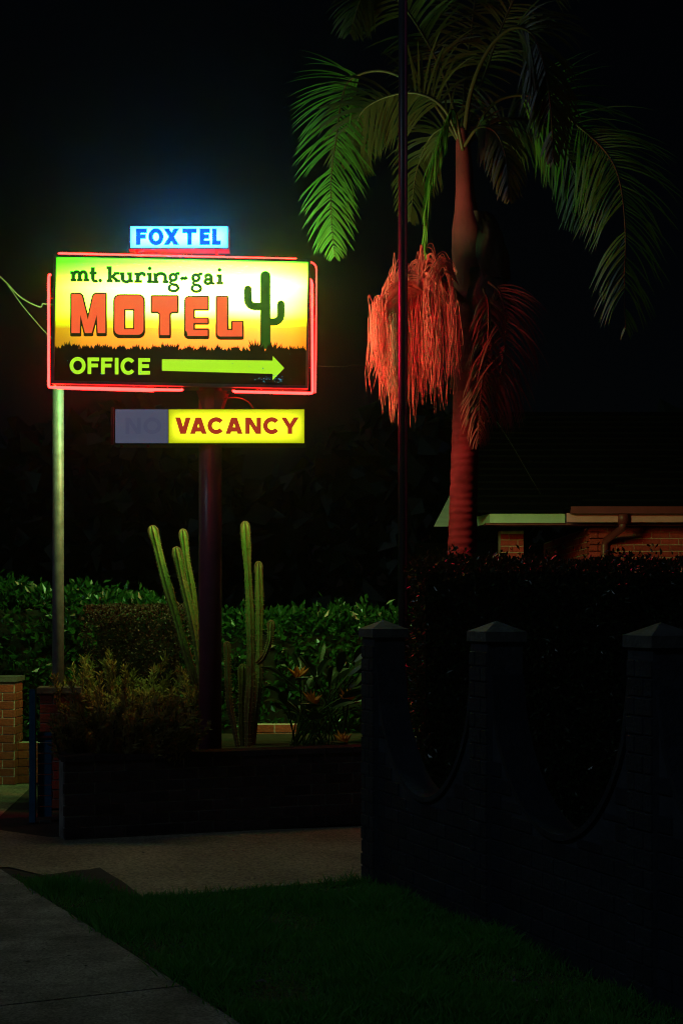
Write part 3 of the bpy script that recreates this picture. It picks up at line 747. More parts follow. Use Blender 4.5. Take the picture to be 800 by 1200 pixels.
word('VACANCY', [(205.4, 223.4), (222.6, 242.2), (243, 263.4), (264.2, 284.2), (287.4, 305.8), (308.2, 328.4), (329.4, 349.8)], 508.2, 19.2, .275, M['ink_red'], vac, .005 - VY)
# yoke between the boxes, cable loop, small drip brackets
for yy in (.06, .26):
    b = MB(); b.prism([sp(229, 456.5, -yy), sp(266, 456.5, -yy), sp(258, 478.4, -yy), sp(237, 478.4, -yy)][::-1], (0, .012, 0)); b.build('yoke_plate', M['post'], sign)
b = MB(); b.tube(catmull([sp(262, 466, -.05), sp(278, 465.6, -.04), sp(290, 470, -.04), sp(297, 479, -.05)]), .007); b.build('cable_loop', M['frame_red'], sign, True)
for x in (171, 140):
    box_px(x, 520.2, x + 3, 523.4, .06, .10, False).build('drip_bracket', M['frame_red'], sign)
# neon
def neon(name, pts, r, y, m):
    b = MB(); q = [sp(x, yy, -y) for x, yy in pts]; b.tube(q, r, 8); return b.build(name, m, sign, True)
def rnd_corner(a, c, e, r=3, n=5):
    A_, C_, E_ = Vector(a), Vector(c), Vector(e); u = (A_-C_).normalized(); v = (E_-C_).normalized(); p, q = C_+u*r, C_+v*r
    return [tuple(((1-t)**2)*p + 2*t*(1-t)*C_ + t*t*q) for t in [i/n for i in range(n+1)]]
rn = 1.5 * S
neon('neon_tube', [(68, 296.2), (347, 302.8)], rn, .03, M['neon'])
neon('neon_tube', [(59.2, 320.6), (57.2, 321.8), (56.6, 324), (56.6, 330)] + rnd_corner((56.6, 330), (56.6, 453.2), (213, 456.8)) + [(211, 456.6), (213, 456), (213.6, 455)], rn, .03, M['neon'])
neon('neon_tube', [(362.5, 326.5), (364.6, 328), (365.4, 331)] + rnd_corner((365.4, 331), (366.2, 460.4), (275, 458.4)) + [(275, 458.4), (273.4, 457.6), (273.2, 456.6)], rn, .03, M['neon'])
rb = .75 * S
neon('rear_neon_tube', [(150, 293.6), (268, 295.2), (352, 297.2)] + rnd_corner((352, 297.2), (370.2, 299.5), (369, 440), 9) + [(369, 455)], rb, .27, M['neon_back'])
neon('rear_neon_tube', [(357.5, 310), (357.5, 330), (357.5, 420), (357, 449)], rb * 1.3, .34, M['neon_hidden'])  # unseen tube added behind the cabinet to throw red on the palm
neon('rear_neon_tube', [(61.8, 304), (61.2, 320), (60.4, 440)] + rnd_corner((60.4, 440), (60.2, 450), (180, 453.6), 2) + [(176, 453.4)], rb, .27, M['neon_back'])
neon('rear_neon_tube', [(300, 455), (358, 456.6)], rb, .27, M['neon_back'])
for (x, y, dx, dy) in ((57, 348.5, 6, 0), (57, 434.6, 6, 0), (362, 334, 6, 0), (362, 430, 6, 0), (362, 346, 3, 0), (170, 452, 0, 4), (196, 452.4, 0, 4), (301, 455, 0, 4), (306, 455, 0, 4), (76, 297, 0, 5), (81, 297, 0, 5), (335, 303, 0, 4), (165, 299, 0, 5), (207, 300, 0, 4)):
    b = MB(); b.tube([sp(x, y, -.04), sp(x + dx, y + dy, -.04)], .006, 6); b.build('tube_support', M['frame_red'], sign)

# ------------------------------------------------------------------ poles and wires
gp = thing('grey_pole', ((68.5 - CX)/F*14.3, 14.3, 0), 'plain galvanised grey pole rising behind the left end of the sign', 'pole')
b = MB(); b.tube([gp.location, gp.location + Vector((0, 0, 2.4)), gp.location + Vector((0, 0, 4.78))], [.056, .053, .050], 20); b.build('shaft', M['steel_grey'], gp, True)
b = MB(); b.tube([gp.location + Vector((0, 0, 4.77)), gp.location + Vector((0, 0, 4.82))], [.06, .03], 16); b.build('pole_cap', M['steel_grey'], gp, True)
b = MB(); b.tube([gp.location + Vector((0, 0, 0)), gp.location + Vector((0, 0, .03))], .12, 16); b.build('base_plate', M['steel_grey'], gp)
fl = thing('flagpole', ((471.5 - CX)/F*13.3, 13.3, ZP-.06), 'tall thin dark flagpole with a maroon strip, rising past the palm', 'pole')  # the maroon strip is red light on the pole's edge, put into colour
f0 = Vector(fl.location)
b = MB(); b.tube([f0, f0 + Vector((0, 0, 8.6))], [.040, .034], 16); b.build('shaft', M['flagpole'], fl, True)
b = MB(); b.tube([f0 + Vector((.031, -.024, .2)), f0 + Vector((.026, -.02, 8.5))], .013, 8); b.build('red_light_strip', M['strip'], fl, True)  # added strip; its colour is the red light on the pole's edge
b = MB(); b.tube([f0, f0 + Vector((0, 0, .12))], [.08, .05], 16); b.build('base_collar', M['flagpole'], fl, True)
b = MB(); b.tube([f0 + Vector((0, 0, 8.6)), f0 + Vector((0, 0, 8.64)), f0 + Vector((0, 0, 8.7)), f0 + Vector((0, 0, 8.74))], [.03, .06, .06, .01], 12); b.build('finial', M['flagpole'], fl, True)
def wire(name, pts, r, label):
    b = MB(); b.tube(catmull(pts, 10), r, 6); b.build(name, M['cable'], None, True, label=label, cat='cable')
wire('overhead_cable', [P(-120, 240, 13.2), P(-40, 292, 13.6), P(2, 326, 13.9), P(24, 348, 14.1), P(46, 359.5, 14.2), P(50, 356, 14.25), P(54, 356.5, 14.3), P(66, 357, 14.3)], .008, 'thicker overhead cable with a twisted end by the grey pole')
wire('overhead_cable', [P(-120, 236, 13.2), P(-40, 289, 13.6), P(0, 323, 13.9), P(28, 360, 14.1), P(54, 390, 14.25), P(66, 400, 14.3)], .0045, 'thinner overhead cable dropping straight to the sign edge')
wire('overhead_cable', [P(362, 428.6, 13.3), P(400, 430, 15), P(440, 431.5, 17), P(560, 470, 20), P(640, 590, 20.9)], .0022, 'thin wire running from the sign towards the house')

# ------------------------------------------------------------------ hedges and shrubs
def leaf(v, f, c, d, up, l, wd):
    s = d.cross(up); s = s.normalized() if s.length > 1e-6 else Vector((1, 0, 0)); k = len(v)
    n = s.cross(d)
    v += [c, c + d*l*.5 + s*wd + n*wd*.35, c + d*l, c + d*l*.5 - s*wd + n*wd*.35]; f += [(k, k+1, k+2), (k, k+2, k+3)]
def rv(rng): 
    while True:
        v = Vector((rng.uniform(-1, 1), rng.uniform(-1, 1), rng.uniform(-1, 1)))
        if .1 < v.length < 1: return v.normalized()
def hedge(name, x0, x1, y0, y1, z1, count, l, m, label, amp=.12, seed=1, z0=0, slope=None, tuft=0.0, g=.20, gaps=.75):
    rng = random.Random(seed)
    t = thing(name, ((x0+x1)/2, (y0+y1)/2, z0), label, 'hedge'); v, f = [], []
    top = slope or (lambda x: z1)
    for i in range(count):
        x = rng.uniform(x0, x1); u = rng.random()
        H = top(x) - z0; Af, At = H, (y1 - y0); r = rng.random()*(Af + At + .25*H)
        if r < Af:
            z = z0 + rng.random()*H; y = y0; nrm = Vector((0, -1, 0))
        elif r < Af + At: z = top(x); y = rng.uniform(y0, y1); nrm = Vector((0, 0, 1))
        else: x = x0 if rng.random() < .5 else x1; z = z0 + rng.random()*H; y = rng.uniform(y0, y1); nrm = Vector((-1 if x == x0 else 1, 0, 0))
        n1 = noise.noise((x*2.1, y*2.1, z*2.1 + seed)) * amp + noise.noise((x*6, y*6, z*6)) * amp * .5
        if noise.noise((x*3.2, y*3.2 + 7, z*3.2)) < -.28 and rng.random() < gaps: continue
        p = Vector((x, y, z)) + nrm * (n1 - rng.random()**2 * .2)
        if tuft and nrm.z > 0 and rng.random() < tuft: p.z += rng.random()**3 * .16
        d = (nrm * .8 + rv(rng) * 1.0 + Vector((0, 0, .25))).normalized()
        leaf(v, f, p, d, rv(rng), l * rng.uniform(.6, 1.25), l * rng.uniform(.18, .30))
    obj('foliage', v, f, m, t)
    b = MB()
    n = 8; xs = [x0 + g + (x1 - x0 - 2*g)*i/n for i in range(n+1)]
    for a, c in zip(xs[:-1], xs[1:]): b.box((a, y0 + g, z0), (c, y1 - .05, min(top(a), top(c)) - g))
    b.build('solid_core', M['core'], t); return t  # solid dark boxes put inside the leaves to block light
hedge('leafy_hedge', -5.2, 1.05, 16.4, 17.4, 1.9, 17000, .10, M['hedge'], 'long leafy green hedge behind the brick gate piers and cactus', .16, 2, slope=lambda x: 1.72 + .28 * max(0, min(1, (-1.6 - x)/1.2)), tuft=.25)
hedge('clipped_hedge', -2.48, -1.50, 14.75, 15.4, 1.82, 9000, .035, M['hedge_red'], 'clipped dark reddish hedge block behind the golden conifer', .06, 3, z0=.5, g=.12, gaps=.3)
hedge('tall_hedge', .60, 6.2, 12.35, 13.4, 2.17, 52000, .055, M['hedge_dark'], 'tall dark clipped hedge in front of the house and palm', .08, 4, tuft=.1, g=.08, gaps=.2)

def juniper():
    rng = random.Random(11)
    c = P(140, 880, 12.55); c.z = ZP - .05
    t = thing('juniper_shrub', c, 'low golden tipped conifer shrub spreading over the planter edge', 'shrub')
    v, f = [], []; st = MB()
    def spray(a, e, n, wid):
        d = e - a; L = d.length; dn = d.normalized(); side = dn.cross(Vector((0, 1, 0))).normalized()
        bend = side * rng.uniform(-.06, .06)
        for i in range(n):
            u = (i + rng.random()) / n; p = a + d*u + bend*math.sin(u*3.1)
            w_ = wid * (1 - u)**.6 + .012
            q = (dn * .9 + rv(rng) * .75).normalized()
            leaf(v, f, p + rv(rng)*w_*.5, q, rv(rng), rng.uniform(.03, .08), .008)
        st.tube([a, a + d*.5 + bend, e], [.008, .006, .002], 5)
    tips = [(97,772,14.30),(122,776,14.33),(104,790,14.36),(131,796,14.39),(150,800,14.27),(180,784,14.30),(170,800,14.33),(213,789,14.36),(196,800,14.39),(226,806,13.90),(75,797,14.30),(62,815,13.90),(58,840,13.90),(86,800,14.39),(115,815,13.90),(145,820,13.90),(165,822,13.90),(190,822,13.90),(215,824,13.90),(232,838,12.30),(70,850,12.20),(90,830,12.20),(108,840,12.10),(135,845,12.10),(160,850,12.10),(185,846,12.10),(208,850,12.10),(226,862,12.20)]
    for (x, y, D) in tips:
        e = P(x, y, D); a = c + Vector(((e.x - c.x)*.55 + rng.uniform(-.1, .1), (e.y - c.y)*.75, .02)) 
        spray(a, e, 380, .06)
        for k in range(4):
            u = rng.uniform(.35, .8); s0 = a.lerp(e, u); spray(s0, s0 + (e - a).normalized()*.16 + rv(rng)*.13 + Vector((0, 0, .06)), 90, .045)
    for k in range(70):
        x = rng.uniform(58, 232); y = rng.uniform(838, 878); e = P(x, y, rng.uniform(12.08, 12.7)); a = Vector((e.x*.9 + c.x*.1, e.y + .15, c.z)); spray(a, e, 90, .07)
    obj('foliage', v, f, M['juniper'], t); st.build('stems', M['bark'], t, kind='stuff')
juniper()

def cactus(label, stems, base):
    t = thing('column_cactus', base, label, 'cactus')
    for pts, wd, D in stems:
        q = catmull([P(x, y, D + dd) for (x, y, dd) in [(p + (0,))[:3] if len(p) == 2 else p for p in pts]], 8)
        n = 42; b = MB(); N = len(q); up = None; rows = []; r0 = wd * .78 / 2 * D / F
        seed = random.random() * 50; acc = 0
        tot = sum((q[i+1]-q[i]).length for i in range(N-1))
        for i, p in enumerate(q):
            if i: acc += (q[i]-q[i-1]).length
            t_ = (q[min(i+1, N-1)] - q[max(i-1, 0)]).normalized()
            if up is None: up = t_.orthogonal().normalized()
            up = (up - t_*up.dot(t_)).normalized(); s_ = t_.cross(up)
            rr = r0 * (1 + .10*math.sin(acc*9 + seed) - .10*max(0, math.sin(acc*4.3 + seed))**6)
            dtop = acc          # first point is the tip
            if dtop < r0*2.2: rr *= math.sqrt(max(.02, 1 - (1 - dtop/(r0*2.2))**2))
            if tot - acc < .3: rr *= .8 + .2*(tot-acc)/.3
            row = []
            for j in range(n):
                a = 2*math.pi*j/n; rib = 1 + .17*math.cos(7*a) + .10*noise.noise((a*1.4, acc*14, seed)) + .10*noise.noise((3.1, acc*5, seed))
                b.v.append(p + (up*math.cos(a) + s_*math.sin(a)) * rr * rib)
        for i in range(N-1):
            for j in range(n): b.f.append((i*n+j, i*n+(j+1) % n, (i+1)*n+(j+1) % n, (i+1)*n+j))
        b.f.append(tuple(range(n))); b.f.append(tuple(range((N-1)*n, N*n))[::-1])
        so = b.build('stem', M['cactus'], t, True)
        # areoles: small woolly spine cushions along the ribs
        a_ = MB()
        for i in range(2, N, 1):
            for j in range(0, n, 6):
                p = b.v[i*n+j]; c = q[i]; d = (p-c).normalized()
                a_.add([p + d*.012, p + Vector((0, 0, .006)), p + d.cross(Vector((0, 0, 1)))*.006, p - d.cross(Vector((0, 0, 1)))*.006], [(0,1,2),(0,2,3),(0,3,1)])
        a_.build('spine_cushions', M['cactus_cork'], so, kind='stuff')
    return t
def tip(*pts):  # dense start at the tip so that the dome is round
    a, b = pts[0], pts[1]; f = lambda u: tuple(a[k] + (b[k]-a[k])*u for k in range(2))
    return [f(0), f(.02), f(.05), f(.09), f(.16), f(.4)] + list(pts[1:])
zb = ZP - .06
cb = Vector(((240-CX)/F*14.15, 14.15, zb))
cactus('leaning column cactus with pale green stems left of the sign post', [
    (tip((178, 616), (192, 672), (204, 714), (220, 770), (236, 822), (246, 876)), 12.5, 14.10),
    (tip((214, 620), (219, 658), (225, 695), (230, 745), (238, 810), (246, 876)), 10.5, 14.15),
    (tip((206, 641), (214, 680), (224, 722), (232, 768), (240, 820), (247, 878)), 11.5, 14.02)], cb)
cactus('upright column cactus with a hooked side arm right of the sign post', [
    (tip((287, 611), (290, 660), (293, 720), (294, 790), (291, 840), (290, 880)), 11, 14.05),
    (tip((303, 658), (304, 704), (304, 750), (303, 800), (299, 840), (294, 880)), 10.5, 14.25),
    (tip((318, 727), (316, 752), (309, 770), (301, 778)), 7.5, 14.10),
    (tip((266, 752), (267, 790), (269, 825), (274, 850), (279, 880)), 8.5, 14.00),
    (tip((285, 778), (284, 815), (284, 850), (285, 880)), 11, 14.15)], Vector(((289-CX)/F*14.15, 14.15, zb)))

def strelitzia():
    rng = random.Random(5); base = Vector(((372-CX)/F*14.1, 14.1, zb))
    t = thing('bird_of_paradise_plant', base, 'dark leafy plant with four spiky orange flowers beside the cactus', 'plant')
    for k in range(46):
        px = rng.uniform(328, 424); py = rng.uniform(775, 850); D = rng.uniform(13.9, 14.5)
        e = P(px, py, D); a = base + Vector((rng.uniform(-.28, .28), rng.uniform(-.15, .15), 0))
        b = MB(); mid = a.lerp(e, .55) + Vector((0, 0, .06)); b.tube(catmull([a, mid, e], 5), [.007]*10 + [.004], 5)
        d = (e - mid).normalized(); s = d.cross(rv(rng)).normalized(); n = s.cross(d); L = rng.uniform(.20, .32); wd = rng.uniform(.035, .055)
        pr = []
        for i in range(7):
            u = i/6; w_ = wd * math.sin(math.pi*min(1, u*.93+.06))**.7; c = e + d*L*u + Vector((0, 0, -.10*u*u*L/.3))
            pr += [c - s*w_ + n*w_*.4, c, c + s*w_ + n*w_*.4]
        b.add(pr, [(3*i+j, 3*i+j+1, 3*i+j+4, 3*i+j+3) for i in range(6) for j in (0, 1)])
        b.build('leaf', M['strel'], t)
    for (px, py, D, s) in ((351, 795, 14.00, 1), (367, 826, 13.90, -1), (408, 824, 13.95, 1), (402, 871, 13.85, -1)):
        c = P(px, py, D); b = MB(); st = MB(); a = Vector((c.x*.8 + base.x*.2, base.y, zb)); 
        st.tube(catmull([a, a.lerp(c, .6) + Vector((0, .04, 0)), c], 5), .007, 6); 
        h = Vector((s, -.2, .12)).normalized(); st.tube([c - h*.04, c + h*.03, c + h*.13], [.012, .016, .001], 6)
        fl_ = st.build('flower_stalk', M['strel'], t)
        for k in range(6):
            ang = -.75 + 1.5*k/5 + rng.uniform(-.1, .1); d = Vector((math.sin(ang), rng.uniform(-.4, .2), math.cos(ang))).normalized(); L = rng.uniform(.10, .16)
            q = d.cross(Vector((0, 1, 0))).normalized(); p = [c - h*.03 + q*.002, c + d*L*.45 + q*.02, c + d*L, c + d*L*.45 - q*.02, c + d*L*.45 - Vector((0, .012, 0))]
            b.add(p, [(0, 1, 4), (1, 2, 4), (2, 3, 4), (3, 0, 4)])
        b.build('petals', M['flower'], fl_)
strelitzia()

# ------------------------------------------------------------------ palm
PALM = 14.75
def palm():
    rng = random.Random(21)
    base = Vector(((541-CX)/F*PALM, PALM, 0))
    t = thing('palm_tree', base, 'tall palm with arching green fronds and a hanging flower cluster', 'palm tree')
    k = PALM / F
    # trunk
    prof = [(541, 928, 18), (541, 800, 17.5), (540, 700, 17.5), (541.5, 640, 17), (543.5, 560, 16.05), (546, 480, 16), (548, 400, 16), (549, 335, 17)]
    b = MB(); q = catmull([P(x, y, PALM) for x, y, r in prof], 12); rr = []
    for i in range(len(q)):
        u = i / 12; j = min(int(u), len(prof)-2); fr = u - j; r = prof[j][2]*(1-fr) + prof[j+1][2]*fr
        rr.append(r * k * (1 + .025*math.sin(i*2.1)))
    b.tube(q, rr, 24); b.build('trunk', M['trunk'], t, True)
    prof = [(549, 345, 18), (551, 318, 21), (551, 292, 22.5), (548, 268, 19), (546, 248, 14), (544.5, 225, 11), (543.5, 195, 10), (542, 170, 8.5), (541, 150, 5)]
    b = MB(); q = catmull([P(x, y, PALM) for x, y, r in prof], 6); rr = []
    for i in range(len(q)):
        u = i / 6; j = min(int(u), len(prof)-2); fr = u - j; rr.append((prof[j][2]*(1-fr) + prof[j+1][2]*fr)*k)
    b.tube(q, rr, 24); b.build('crownshaft', M['shaft'], t, True)
    # old peeling sheath on the right: a curved shell standing off the crownshaft
    def shell(cx, cy0, cy1, r0, r1, a0, a1, off, name, flare=.0):
        b = MB(); nu, nv = 14, 10; vv = []
        for L_ in (0, .012):
            for i in range(nv+1):
                u = i/nv; y = cy0 + (cy1-cy0)*u; r = (r0 + (r1-r0)*u + 6*math.sin(u*3.14)) * k
                for j in range(nu+1):
                    a = R(a0 + (a1-a0)*j/nu + 6*math.sin(u*7)); wob = 1 + .08*math.sin(j*1.9 + i*.8)
                    vv.append(P(cx + off*u, y, PALM) + Vector((math.cos(a)*(r*wob - L_), math.sin(a)*(r*wob - L_), 0)))
        n1 = (nu+1)*(nv+1)
        for i in range(nv):
            for j in range(nu):
                q_ = (i*(nu+1)+j, i*(nu+1)+j+1, (i+1)*(nu+1)+j+1, (i+1)*(nu+1)+j); b.f.append(q_); b.f.append(tuple(x+n1 for x in q_[::-1]))
        b.v = vv; b.build(name, M['sheath'], t, True)
    shell(556, 252, 330, 20, 30, -100, 70, 10, 'old_sheath')
    shell(560, 318, 372, 24, 34, -120, 40, 6, 'old_sheath')
    # fronds
    def frond(pts, L0, n, droop, mt, seed, wd=.020, side=Vector((0, -1, 0)), spread=1.0, r0=.018, tipl=.45, start=.14):
        rg = random.Random(seed); q = catmull(pts, 14); N = len(q)
        b = MB(); b.tube(q, [r0*(1 - .85*i/(N-1)) for i in range(N)], 6); ra = b.build('frond', M['rachis'] if mt is not M['palm_old'] else M['palm_old'], t, True)
        v, f = [], []
        for i in range(n):
            u = start + (1-start)*(i + rg.uniform(-.2, .2))/n; x = max(0, min(.999, u))*(N-1); a = int(x); p = q[a].lerp(q[min(a+1, N-1)], x-a)
            tan = (q[min(a+2, N-1)] - q[max(a-1, 0)]).normalized()
            sd_ = tan.cross(side); sd_ = sd_.normalized() if sd_.length > .05 else Vector((1, 0, 0))
            prof = math.sin(math.pi * min(1, .16 + .80*u))**.6; L = L0 * prof * rg.uniform(.85, 1.1) * (1 if u < .9 else tipl + (1-tipl)*(1-u)/.1)
            for sg in (-1, 1):
                if noise.noise((u*9 + seed, sg*3.3, seed*1.7)) > .42 or rg.random() < .06: continue
                fw = .50 + .55*u*u
                d = (sd_*sg*spread + tan*fw + rv(rg)*.2 + side*rg.uniform(-.05, .25)).normalized()
                c = p; k0 = len(v); m_ = 6; wv = wd * rg.uniform(.75, 1.15); flat = (side*1.0 + sd_*sg*.55).normalized()
                dr = droop * rg.uniform(.7, 1.3)
                for s in range(m_+1):
                    h = s/m_; w_ = wv * (math.sin(math.pi*min(1, .12 + .88*h))**.55 if h < 1 else .03) * (1 - .35*h)
                    ww = d.cross(flat); ww = ww.normalized() if ww.length > .05 else tan
                    v += [c - ww*w_, c + ww*w_]
                    d = (d + Vector((0, 0, -dr/m_))).normalized(); c = c + d*(L/m_)
                f += [(k0+2*s, k0+2*s+1, k0+2*s+3, k0+2*s+2) for s in range(m_)]
        obj('leaflets', v, f, mt, ra)
    C = (541, 165)
    g = M['palm_leaf']
    # left frond hanging in front of the sign's rear light
    frond([P(541, 172, 14.75), P(500, 112, 14.90), P(452, 84, 15.00), P(412, 92, 15.05), P(400, 118, 15.05), P(394, 160, 15.00), P(388, 205, 14.95), P(388, 255, 14.90), P(392, 302, 14.85)], 0.60, 84, .62, g, 1, .0115, start=.34)
    frond([P(541, 172, 14.75), P(520, 128, 14.65), P(490, 110, 14.75), P(455, 113, 14.85), P(425, 130, 14.95), P(415, 160, 15.05), P(412, 190, 15.05)], .62, 86, 1.2, M['palm_shaded'], 2, .0145, start=.2)
    frond([P(542, 176, 14.65), P(532, 132, 14.45), P(526, 138, 14.25), P(512, 180, 14.10), P(502, 230, 14.05), P(498, 300, 14.05)], .42, 60, 1.6, g, 3, .016, side=Vector((-1, 0, 0)), spread=.4, start=.3)
    frond([P(541, 165, 14.75), P(520, 90, 15.55), P(485, 25, 15.55), P(450, -15, 15.45), P(425, -5, 15.35), P(410, 40, 15.25)], .6, 89, .9, M['palm_shaded'], 4, .0145, start=.2)
    frond([P(543, 160, 14.75), P(552, 105, 14.65), P(572, 58, 14.55), P(600, 33, 14.45), P(624, 42, 14.45), P(638, 80, 14.45), P(645, 130, 14.55), P(648, 190, 14.55)], .62, 83, 1.4, M['palm_shaded'], 5, .0145, start=.45, r0=.026)
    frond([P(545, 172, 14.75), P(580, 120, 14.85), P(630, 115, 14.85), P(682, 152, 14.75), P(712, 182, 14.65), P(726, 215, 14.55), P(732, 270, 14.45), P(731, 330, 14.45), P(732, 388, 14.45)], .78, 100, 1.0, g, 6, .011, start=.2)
    frond([P(543, 165, 14.85), P(565, 95, 15.85), P(590, 25, 15.95), P(620, -30, 15.95), P(665, -50, 15.95), P(700, -20, 15.85)], .6, 75, 1.1, M['palm_shaded'], 7, .0145, start=.25)
    frond([P(543, 172, 14.65), P(560, 150, 14.35), P(580, 155, 14.15), P(592, 185, 14.05), P(596, 235, 14.05)], .38, 67, 1.4, M['palm_shaded'], 8, .0145, start=.2)
    frond([P(543, 172, 14.95), P(590, 140, 15.45), P(640, 150, 15.75), P(672, 200, 15.85), P(680, 270, 15.85)], .6, 72, 1.2, M['palm_shaded'], 9, .0145)
    frond([P(541, 172, 14.85), P(528, 150, 15.15), P(505, 160, 15.35), P(488, 200, 15.45), P(480, 260, 15.45)], .5, 67, 1.2, M['palm_shaded'], 10, .0145)
    frond([P(541, 165, 14.75), P(545, 90, 16.05), P(555, 10, 16.35), P(560, -60, 16.45), P(545, -120, 16.45)], .5, 59, .8, M['palm_shaded'], 11, .0145)
    # dead fronds hanging along the trunk
    frond([P(572, 330, 14.33), P(586, 345, 14.28), P(592, 380, 14.23), P(588, 430, 14.23), P(580, 452, 14.23), P(574, 490, 14.28)], .62, 80, 1.5, M['palm_old'], 12, .009, start=.1, r0=.014)
    frond([P(566, 338, 14.28), P(572, 360, 14.18), P(570, 410, 14.18), P(562, 470, 14.18), P(560, 520, 14.18)], .42, 60, 2.0, M['palm_old'], 13, .009, start=.1, r0=.012)
    # flower cluster: a thick short stalk, branches, hanging strands
    st = MB(); st.tube(catmull([P(541, 352, 14.60), P(528, 340, 14.40), P(512, 326, 14.25), P(496, 322, 14.20)], 6), [.035]*6+[.03]*6+[.02]*6+[.012], 8)
    s_ob = st.build('flower_cluster', M['infl'], t, True)
    b = MB()
    br = []
    for i in range(30):
        u = (i + rng.random())/30; ox = (rng.uniform(492, 538) if u > .5 else rng.uniform(462, 508))
        br.append((u, ox, rng.uniform(318, 346), rng.uniform(-14, 12), rng.uniform(-.16, .30), rng.uniform(-40, 14)))
    for i in range(560):
        u0, ox, oy, bt, bd, be = rng.choice(br); D0 = 14.15
        u = max(0, min(1, u0 + rng.gauss(0, .028))); xe = 434 + 104*u
        dd = bd + rng.uniform(-.03, .03)
        ty = 306 + 55*abs((xe-495)/60)**1.6 + bt + rng.uniform(-8, 8) - (10 if rng.random() < .12 else 0)
        if xe > 515: ty += 18
        ye = 452 + 30*math.sin(math.pi*min(1, .15+u*.9)) + be + rng.uniform(-34, 12) - 18*(u < .15)
        x1 = xe + rng.uniform(-4, 4)
        pts = [P(ox, oy, D0), P((ox*.55 + xe*.45), ty - 4 + rng.uniform(-5, 3), D0 + dd*.5), P(xe*.9 + ox*.1, ty + 12, D0 + dd*.85), P(xe + rng.uniform(-3, 3), (ty + ye)/2 - 25, D0 + dd), P(x1 + rng.uniform(-4, 4), (ty+ye)/2 + 22, D0 + dd), P(x1 + rng.uniform(-4, 4), ye, D0 + dd)]
        q = catmull(pts, 5); N = len(q)
        q = [p + Vector((noise.noise((p.z*9, i*3.3, 0))*.008, noise.noise((p.z*9, i*3.3, 5))*.008, 0)) for p in q]
        b.tube(q, [.0031*(1 - .5*j/N) * rng.uniform(.8, 1.25) for j in range(N)], 4, False)
    b.build('flower_strands', M['infl'], s_ob, kind='stuff')
palm()

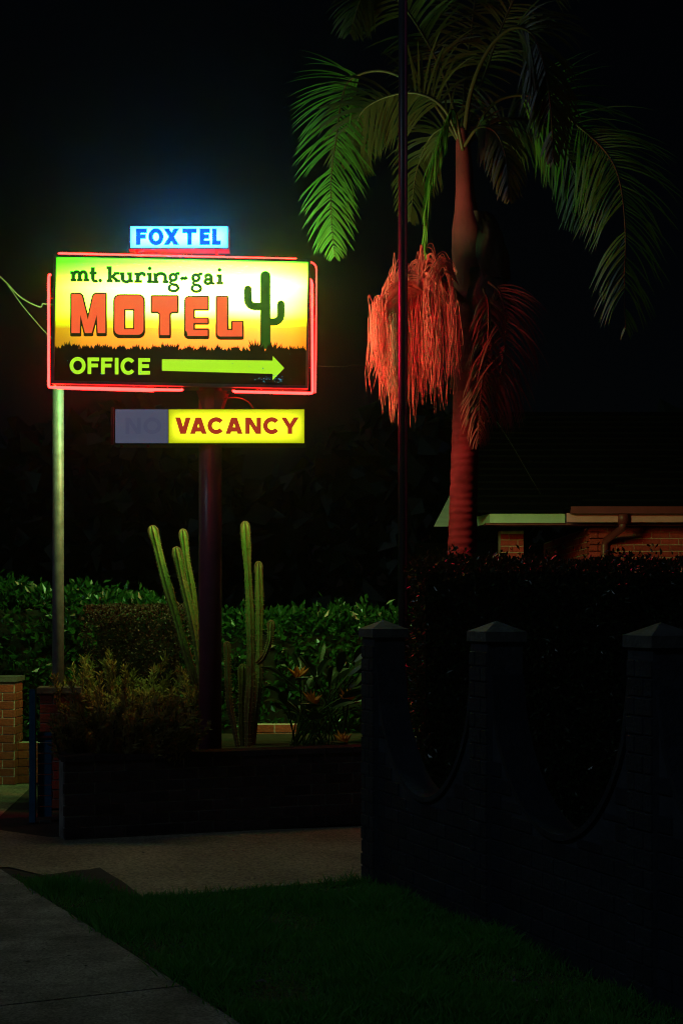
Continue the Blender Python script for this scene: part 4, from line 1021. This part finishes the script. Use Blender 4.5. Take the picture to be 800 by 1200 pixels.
# ------------------------------------------------------------------ house
def house():
    t = thing('brick_house', (4.5, 21.5, 0), 'low red brick house with pale fascia and dark tiled roof behind the hedge', 'house')
    D1 = 20.6; xa = (690-CX)/F*D1; Ht = 2.92
    def wl(a, b_, th=.2, z=Ht): return wallrun(a, b_, th, z, M['mortar_house'], t)
    wl((xa, D1, 0), (11, D1, 0)); lay(t, (xa, D1, 0), (1, 0, 0), 2.6, 2.0, Ht, M['brick_house'], d=.008)
    wl((xa, D1 + 4.6, 0), (xa, D1, 0)); lay(t, (xa, D1 + 4.6, 0), (0, -1, 0), 4.6, 2.05, Ht, M['brick_house'], d=.008, start=1)
    wallrun((1.2, D1 + 4.6, 0), (xa, D1 + 4.6, 0), .2, Ht, M['roof'], t)
    xc0, xc1 = (586-CX)/F*21.0, (613-CX)/F*21.0
    wl((xc0, 21.0, 0), (xc1, 21.0, 0), .3, 2.9); lay(t, (xc0, 21.0, 0), (1, 0, 0), xc1-xc0, 2.0, 2.9, M['brick_house'], d=.008)
    # fascias and gutters
    zf0, zf1 = 2.955, 3.075
    b = MB(); b.box((3.0-.06, D1-.52, zf0), (12, D1-.49, zf1)); b.build('fascia', M['fascia_red_lit'], t)
    b = MB(); b.box((2.98, D1-.64, zf1-.012), (12, D1-.525, zf1+.08)); b.build('gutter', M['gutter'], t)
    b = MB(); b.box((1.98, D1-.36, zf0), (2.94, D1-.33, zf1)); b.build('fascia', M['fascia'], t)
    b = MB(); b.prism([(1.98, D1-.36, zf0), (1.98, D1-.36, zf1), (1.80, D1+.9, zf1+.02), (1.80, D1+.9, zf0)], (-.03, 0, 0)); b.build('fascia', M['fascia'], t)
    b = MB(); b.box((1.9, D1-.33, 2.93), (12, D1+.0-.002, 2.955)); b.build('soffit', M['gutter'], t)
    # downpipe
    x = (717-CX)/F*D1
    b = MB(); b.box((x-.02, D1-.60, 2.93), (x+.10, D1-.49, 3.08)); b.tube([(x+.04, D1-.55, 2.95), (x+.04, D1-.5, 2.88), (x-.10, D1-.09, 2.74), (x-.12, D1-.07, 2.68), (x-.12, D1-.07, .05)], .05, 10); b.build('downpipe', M['gutter'], t, True)
    # window sill at the right
    b = MB(); b.box((x+.05, D1-.08, 2.30), (x+1.2, D1-.012, 2.38)); b.build('window_sill', M['fascia_red_lit'], t)
    # roof: hip planes in overlapping tile courses
    b = MB(); pit = math.tan(R(22)); n = 16
    for i in range(n):
        y0, y1 = D1-.6 + i*.3, D1-.6 + (i+1)*.3 + .05; z0, z1 = 3.12 + i*.3*pit + .03, 3.12 + (i*.3+.35)*pit
        xl0 = 2.9 + max(0, i*.3)*.9; xl1 = 2.9 + (i+1)*.3*.9
        b.add([(xl0, y0, z0), (12, y0, z0), (12, y1, z1), (xl1, y1, z1), (xl0, y0, z0-.03), (12, y0, z0-.03)], [(0, 1, 2, 3), (4, 5, 1, 0)])
    for i in range(n):
        y0, y1 = D1-.42 + i*.3, D1-.42 + (i+1)*.3 + .05; z0, z1 = 3.09 + i*.3*pit + .03, 3.09 + (i*.3+.35)*pit
        b.add([(1.6 + i*.02, y0, z0), (2.9 + i*.3, y0, z0), (2.9 + (i+1)*.3, y1, z1), (1.6 + i*.02, y1, z1), (1.6, y0, z0-.03), (2.9 + i*.3, y0, z0-.03)], [(0, 1, 2, 3), (4, 5, 1, 0)])
    b.build('roof', M['roof'], t)
    # barge board of the gable at the left end
    a, c = P(508, 617, 20.9), P(531, 572, 22.4)
    b = MB(); b.prism([a, a + Vector((.19, 0, 0)), c + Vector((.19, 0, -.02)), c], (0, .03, .0)); b.build('barge_board', M['fascia'], t)
    b = MB(); b.box((2.55, D1+4.4, .9), (3.1, D1+4.58, 2.2)); b.build('window', M['window'], t)
house()

# ------------------------------------------------------------------ far trees
# far tree line that closes the horizon
b = MB(); rng = random.Random(77); v, f = [], []
for i in range(9000):
    x = rng.uniform(-70, 70); y = 80 + rng.uniform(-4, 4); h = 11 + 4*noise.noise((x*.12, 0, 0)) + 2*noise.noise((x*.5, 4, 0)); z = rng.random()**.8*h
    leaf(v, f, Vector((x, y, z)), rv(rng), rv(rng), rng.uniform(1.0, 2.0), .7)
obj('far_woodland', v, f, M['tree'], label='far dark belt of trees along the horizon', cat='woodland', kind='stuff')

# ------------------------------------------------------------------ air: haze added to spread a glow round the lit sign
def haze():
    m = bpy.data.materials.new('glow_haze'); m.use_nodes = True; n = m.node_tree; n.nodes.clear()
    pv = n.nodes.new('ShaderNodeVolumePrincipled'); pv.inputs['Color'].default_value = (.95, .97, 1, 1)
    pv.inputs['Density'].default_value = .0016; pv.inputs['Anisotropy'].default_value = .965
    o = n.nodes.new('ShaderNodeOutputMaterial'); n.links.new(pv.outputs[0], o.inputs['Volume'])
    b = MB(); b.box((-90, -20, -1.2), (90, 100, 22)); b.build('haze', m, label='thin night haze filling the air around the sign', cat='haze', kind='stuff')  # haze added to spread a glow round the lit sign
haze()
